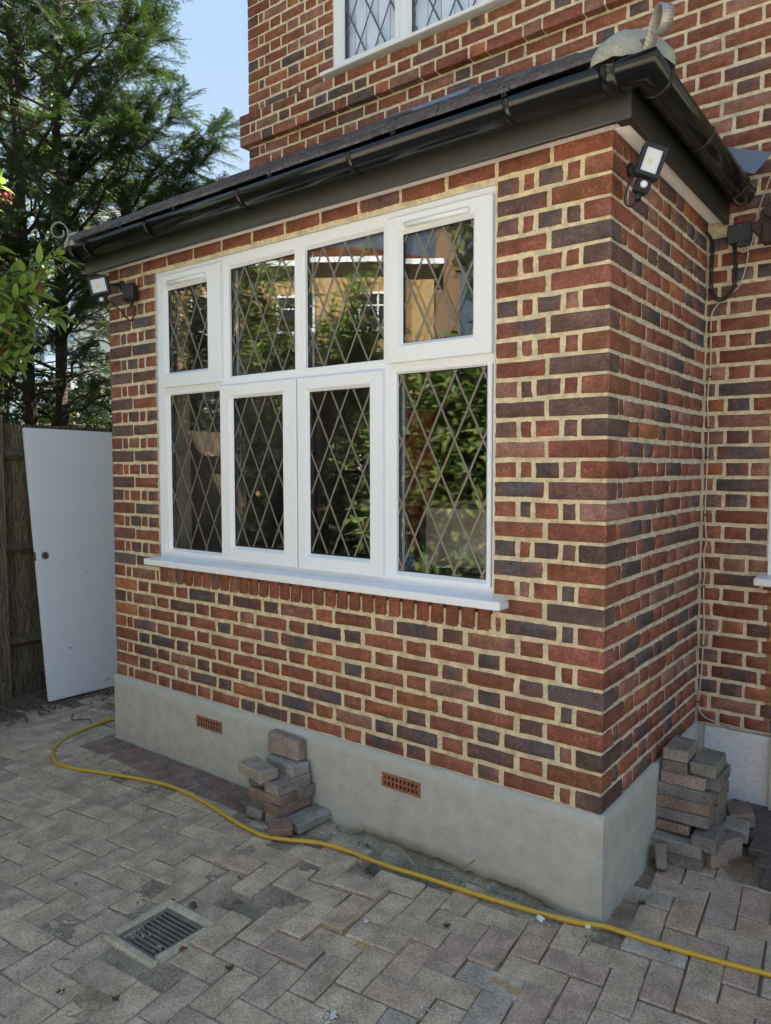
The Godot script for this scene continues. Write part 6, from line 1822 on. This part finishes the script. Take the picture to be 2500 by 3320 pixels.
func leafy_tree(called: String, label: String, cat: String, at: Vector3, height: float, spread: Vector3, low: float, n: int, leaf_l: float, leaf_w: float, m: Material, sd: int, group := ""):
	var r := RandomNumberGenerator.new(); r.seed = sd
	var t := thing(called, label, cat, at, group)
	var clumps := []
	var key := "clump_%d_%d_%s" % [int(leaf_l * 1000), int(leaf_w * 1000), m.resource_name]
	if not cache.has(key):
		var L := []
		for k in 4: L.append(leaf_clump(sd * 10 + k, 26, leaf_l * 1.7, leaf_l, leaf_w, m.get_meta("base")))
		cache[key] = L
	clumps = cache[key]
	var wood := MB.new(true)
	var places := []
	var lobes := []
	for i in 14: lobes.append([Vector3(r.randf_range(-1, 1) * spread.x * 0.7, lerpf(low, height, r.randf_range(0.1, 0.95)), r.randf_range(-1, 1) * spread.z * 0.7), r.randf_range(0.35, 0.6)])
	for i in n:
		var L: Array = lobes[i % lobes.size()]
		var d := Vector3(r.randfn(), r.randfn() * 0.75, r.randfn()).normalized() * pow(r.randf(), 0.4)
		var p: Vector3 = L[0] + Vector3(d.x * spread.x, d.y * spread.y, d.z * spread.z) * L[1]
		if p.y < low * 0.7: continue
		var g := r.randf_range(0.75, 1.3)
		places.append([Transform3D(Basis.from_euler(Vector3(r.randf_range(-0.4, 0.4), r.randf() * TAU, r.randf_range(-0.4, 0.4))) * r.randf_range(0.8, 1.3), p), Color(g * r.randf_range(0.9, 1.2), g, g)])
	var top := []
	for i in 6: top.append(Vector3(r.randf_range(-0.08, 0.08), -0.3 + i / 5.0 * (height * 0.75 + 0.3), r.randf_range(-0.08, 0.08)))
	wood.tube(smooth(top, 3), 0.02 + height * 0.012, 8, Color.WHITE, false)
	obj("trunk", wood.done(M.bark), null, t)
	wood = MB.new(true)
	for L in lobes: wood.tube(smooth([Vector3(0, L[0].y * 0.45, 0), L[0] * 0.55 + Vector3(0, L[0].y * 0.25, 0), L[0]], 4), 0.008 + height * 0.003, 5, Color.WHITE, false)
	obj("limbs", wood.done(M.bark), null, t).set_meta("kind", "stuff")
	scatter("crown", clumps, places, m, t)

# ---------------------------------------------------------------- what stands further off
func plain_house(called: String, label: String, at: Vector3, w: float, d: float, h: float, ridge: float, wall: Material, roof_col: Color, face: float, chimney := Vector3.ZERO, group := ""):
	var t := thing(called, label, "house", at, group)
	t.rotation.y = face                    # its front looks along its own +z
	var m := MB.new()
	m.box(Vector3(-w / 2, -0.4, -d), Vector3(w / 2, h, 0))
	obj("wall", m.done(wall), null, t)
	m = MB.new()
	var e := 0.35
	var A := Vector3(-w / 2 - e, h - 0.1, e); var B := Vector3(w / 2 + e, h - 0.1, e); var C := Vector3(w / 2 + e, h - 0.1, -d - e); var D := Vector3(-w / 2 - e, h - 0.1, -d - e)
	var R0 := Vector3(-w / 2 + d * 0.4, ridge, -d / 2); var R1 := Vector3(w / 2 - d * 0.4, ridge, -d / 2)
	m.quad(A, B, R1, R0, Vector3(0, 1, 1), roof_col); m.quad(C, D, R0, R1, Vector3(0, 1, -1), roof_col); m.tri(B, C, R1, Vector3(1, 1, 0), roof_col); m.tri(D, A, R0, Vector3(-1, 1, 0), roof_col)
	m.quad(A, B, C, D, Vector3.DOWN, roof_col)
	var n := 16
	for i in range(1, n):                 # courses of tiles as raised rows
		var u := i / float(n)
		var P := A.lerp(R0, u); var Q := B.lerp(R1, u)
		var nn := Vector3(0, 1, 0.9).normalized() * 0.025
		var dn := (A.lerp(B, 0.5) - R0.lerp(R1, 0.5)).normalized() * 0.06
		m.quad(P + nn, Q + nn, Q + dn + nn, P + dn + nn, Vector3(0, 1, 1), roof_col * 0.9); m.quad(P + dn + nn, Q + dn + nn, Q + dn, P + dn, Vector3(0, 0, 1), roof_col * 0.8)
	var rf := obj("roof", m.done(M.red_roof), null, t)
	m = MB.new()
	m.box(Vector3(-w / 2 - e, h - 0.28, e - 0.03), Vector3(w / 2 + e, h - 0.09, e + 0.02))
	obj("gutter_board", m.done(M.upvc), null, t)
	for fl in ([1.0, 3.7, 6.7] if h > 8.0 else [1.0, 3.7]):
		for k in 3:
			var x := (k - 1) * w * 0.31
			m = MB.new()
			frame_ring(m, rect(x - 0.75, fl, x + 0.75, fl + 1.4), rect(x - 0.66, fl + 0.09, x + 0.66, fl + 1.31), -0.02, 0.06, 0.02)
			m.box(Vector3(x - 0.03, fl + 0.1, 0), Vector3(x + 0.03, fl + 1.3, 0.05)); m.box(Vector3(x - 0.66, fl + 0.88, 0), Vector3(x - 0.03, fl + 0.93, 0.049)); m.box(Vector3(x + 0.03, fl + 0.88, 0), Vector3(x + 0.66, fl + 0.93, 0.049))
			m.box(Vector3(x - 0.85, fl - 0.08, 0.001), Vector3(x + 0.85, fl - 0.002, 0.12))
			var wn := obj("window", m.done(M.upvc), null, t)
			m = MB.new(); m.quad(Vector3(x - 0.66, fl + 0.09, 0.02), Vector3(x + 0.66, fl + 0.09, 0.02), Vector3(x + 0.66, fl + 1.31, 0.02), Vector3(x - 0.66, fl + 1.31, 0.02), Vector3.BACK)
			obj("pane", m.done(M.window_dark), null, wn)
	if chimney != Vector3.ZERO:
		m = MB.new()
		m.box(chimney + Vector3(-0.45, -12.2, -0.35), chimney + Vector3(0.45, 1.7, 0.35)); m.box(chimney + Vector3(-0.52, 1.7, -0.42), chimney + Vector3(0.52, 1.95, 0.42))
		obj("chimney", m.done(M.chimney_brick), null, rf)
		for x in [-0.22, 0.22]:
			m = MB.new(true); m.tube([chimney + Vector3(x, 1.95, 0), chimney + Vector3(x, 2.4, 0)], [0.13, 0.10], 10)
			obj("chimney_pot", m.done(M.terracotta), null, rf)
	return t

func surroundings():
	# across the street, seen mirrored in the window
	plain_house("street_house", "yellow brick house with orange roof and chimney mirrored in the upper right panes", Vector3(-18.75, 0, 17.7), 10.0, 8.0, 9.4, 10.9, M.stock_brick, Color(0.36, 0.12, 0.05), PI - 0.594, Vector3(-5.5, 12.0, -0.6))
	plain_house("street_house", "yellow brick house standing beyond the trees behind the camera, right of its neighbour", Vector3(-7.0, 0, 21.5), 8.0, 8.0, 5.6, 9.0, M.stock_brick, Color(0.26, 0.09, 0.05), PI)
	plain_house("street_house", "pale rendered house standing across the street behind the camera", Vector3(-30.0, 0, 21.0), 9.0, 8.0, 6.0, 9.2, M.pale_render, Color(0.20, 0.08, 0.05), PI)
	plain_house("street_house", "yellow brick house across the street, straight behind the camera", Vector3(4.0, 0, 21.5), 10.0, 8.0, 5.6, 9.0, M.stock_brick, Color(0.24, 0.09, 0.05), PI)
	for q in [[Vector3(-6.4, 0, 5.9), 2.5, "low dark evergreen bush behind the camera, mirrored in the third lower pane"], [Vector3(-8.3, 0, 6.1), 3.3, "dark evergreen bush behind the camera, mirrored in the second lower pane"], [Vector3(-10.3, 0, 6.2), 4.6, "dark evergreen tree behind the camera, mirrored in the left panes"], [Vector3(-12.6, 0, 6.2), 6.2, "tall dark evergreen tree behind the camera, mirrored in the leftmost upper pane"], [Vector3(-15.4, 0, 6.8), 5.5, "dark evergreen tree farthest left behind the camera"]]:
		leafy_tree("evergreen_tree", q[2], "tree", q[0], q[1], Vector3(1.35, q[1] * 0.5, 0.8), 0.1, int(330 + q[1] * 70), 0.10, 0.045, M.leaf_dark, int(q[0].x * -10), "")
	leafy_tree("hedge_tree", "sunlit yellow-green tree mirrored in the second upper pane", "tree", Vector3(-9.9, 0, 7.3), 5.7, Vector3(1.25, 1.6, 0.9), 3.0, 300, 0.12, 0.05, M.leaf_far, 58)
	leafy_tree("hedge_tree", "sunlit bush mirrored in the third upper pane below the yellow house", "tree", Vector3(-7.1, 0, 6.9), 3.9, Vector3(1.0, 1.1, 0.8), 2.0, 220, 0.12, 0.05, M.leaf_far, 52)
	leafy_tree("broadleaf_tree", "large-leaved bright green tree mirrored in the right hand panes", "tree", Vector3(-3.05, 0, 5.3), 5.2, Vector3(0.55, 2.2, 0.7), 0.9, 330, 0.17, 0.055, M.leaf_big, 91)
	leafy_tree("broadleaf_tree", "large-leaved shrub mirrored in the lower right pane", "shrub", Vector3(-3.7, 0, 4.7), 2.7, Vector3(0.85, 1.5, 0.7), 0.4, 330, 0.15, 0.05, M.leaf_big, 93)
	# beyond the fence
	leafy_tree("garden_shrub", "sunlit yellow-green shrub glimpsed low behind the yew trunks", "shrub", Vector3(-8.2, 0, -3.4), 2.6, Vector3(1.8, 1.3, 1.2), 0.4, 420, 0.07, 0.03, M.leaf_far, 31)
	leafy_tree("garden_shrub", "sunlit light green shrub just above the left end of the extension roof", "shrub", Vector3(-9.6, 0, -7.6), 6.0, Vector3(1.8, 2.2, 1.4), 1.0, 620, 0.07, 0.03, M.leaf_far, 33)
	leafy_tree("garden_shrub", "dark shrub filling the shade behind the fence left of the yew", "shrub", Vector3(-7.4, 0, -0.3), 3.6, Vector3(1.5, 1.9, 1.3), 0.2, 700, 0.09, 0.035, M.leaf_dark, 35)
	leafy_tree("garden_shrub", "dark evergreen shrub low behind the right hand yew trunk", "shrub", Vector3(-7.0, 0, -2.0), 2.6, Vector3(0.9, 1.2, 0.9), 0.2, 330, 0.09, 0.035, M.leaf_dark, 36)
	leafy_tree("garden_shrub", "leafy tree filling the upper left behind the yew", "tree", Vector3(-8.6, 0, -2.0), 7.2, Vector3(1.4, 2.2, 1.3), 2.8, 300, 0.07, 0.03, M.leaf_far, 37)
	plain_house("neighbour_house", "pale neighbouring house seen in slivers behind the yew", Vector3(-16.8, 0, -12.0), 7.5, 8.0, 8.9, 11.0, M.pale_render, Color(0.13, 0.13, 0.14), 0.75)
	var s := thing("garden_shed", "pale weatherboarded shed seen through the lower yew branches", "shed", Vector3(-9.9, 0, -4.9))
	s.rotation.y = 0.8
	var m := MB.new(); m.box(Vector3(-1.5, -0.4, -2.0), Vector3(1.5, 2.9, -0.02))
	obj("wall", m.done(M.pale_render), null, s)
	for k in 19:
		m = MB.new(); m.cbox(Vector3(3.0, 0.15, 0.02), 0.003, Transform3D(Basis(Vector3.RIGHT, -0.06), Vector3(0, 0.08 + k * 0.15, 0.0)))
		obj("weatherboard", m.done(M.pale_render), null, s)
	m = MB.new(); m.quad(Vector3(-1.7, 2.9, 0.2), Vector3(1.7, 2.9, 0.2), Vector3(1.7, 3.5, -2.2), Vector3(-1.7, 3.5, -2.2), Vector3.UP, Color(0.1, 0.1, 0.1))
	obj("roof", m.done(M.slate), null, s)

# ---------------------------------------------------------------- scene
func _ready():
	rng.seed = 20240611
	var cam := Camera3D.new()
	cam.name = "camera"
	cam.position = CAM
	cam.rotation = Vector3(PITCH, YAW, -0.0006)
	cam.fov = FOV
	cam.near = 0.05; cam.far = 400.0
	add_child(cam)
	cam.current = true
	var env := Environment.new()
	var sky := Sky.new()
	var sm := ProceduralSkyMaterial.new()
	sm.sky_top_color = lin(0.36, 0.57, 0.90)
	sm.sky_horizon_color = lin(0.76, 0.90, 1.0)
	sm.sky_curve = 0.35
	sm.ground_bottom_color = lin(0.12, 0.12, 0.10)
	sm.ground_horizon_color = lin(0.35, 0.38, 0.40)
	sm.sky_energy_multiplier = 1.0
	sm.sun_angle_max = 8.0
	sky.sky_material = sm
	env.background_mode = Environment.BG_SKY
	env.sky = sky
	env.background_energy_multiplier = 0.138
	env.tonemap_mode = Environment.TONE_MAPPER_LINEAR
	env.tonemap_exposure = 7.7
	env.sdfgi_enabled = true; env.ssao_enabled = true; env.ssil_enabled = true
	var we := WorldEnvironment.new()
	we.name = "environment"; we.environment = env
	add_child(we)
	var sun := DirectionalLight3D.new()
	sun.name = "sun"
	sun.light_color = Color(1.0, 0.98, 0.94)
	sun.light_energy = 1.6
	sun.light_angular_distance = 0.5
	sun.shadow_enabled = true
	add_child(sun)
	# the sun stands behind the house, a little to the right
	var towards := Vector3(0.70, 1.56, -1.0).normalized()
	sun.look_at_from_position(towards * 50.0, Vector3.ZERO, Vector3.UP)
	materials()
	ground()
	extension()
	house()
	fence()
	surroundings()
	yew()
	shrub()
	leaning_door()
	fittings()
	drain()
	heaps()
	hose()
	bits()
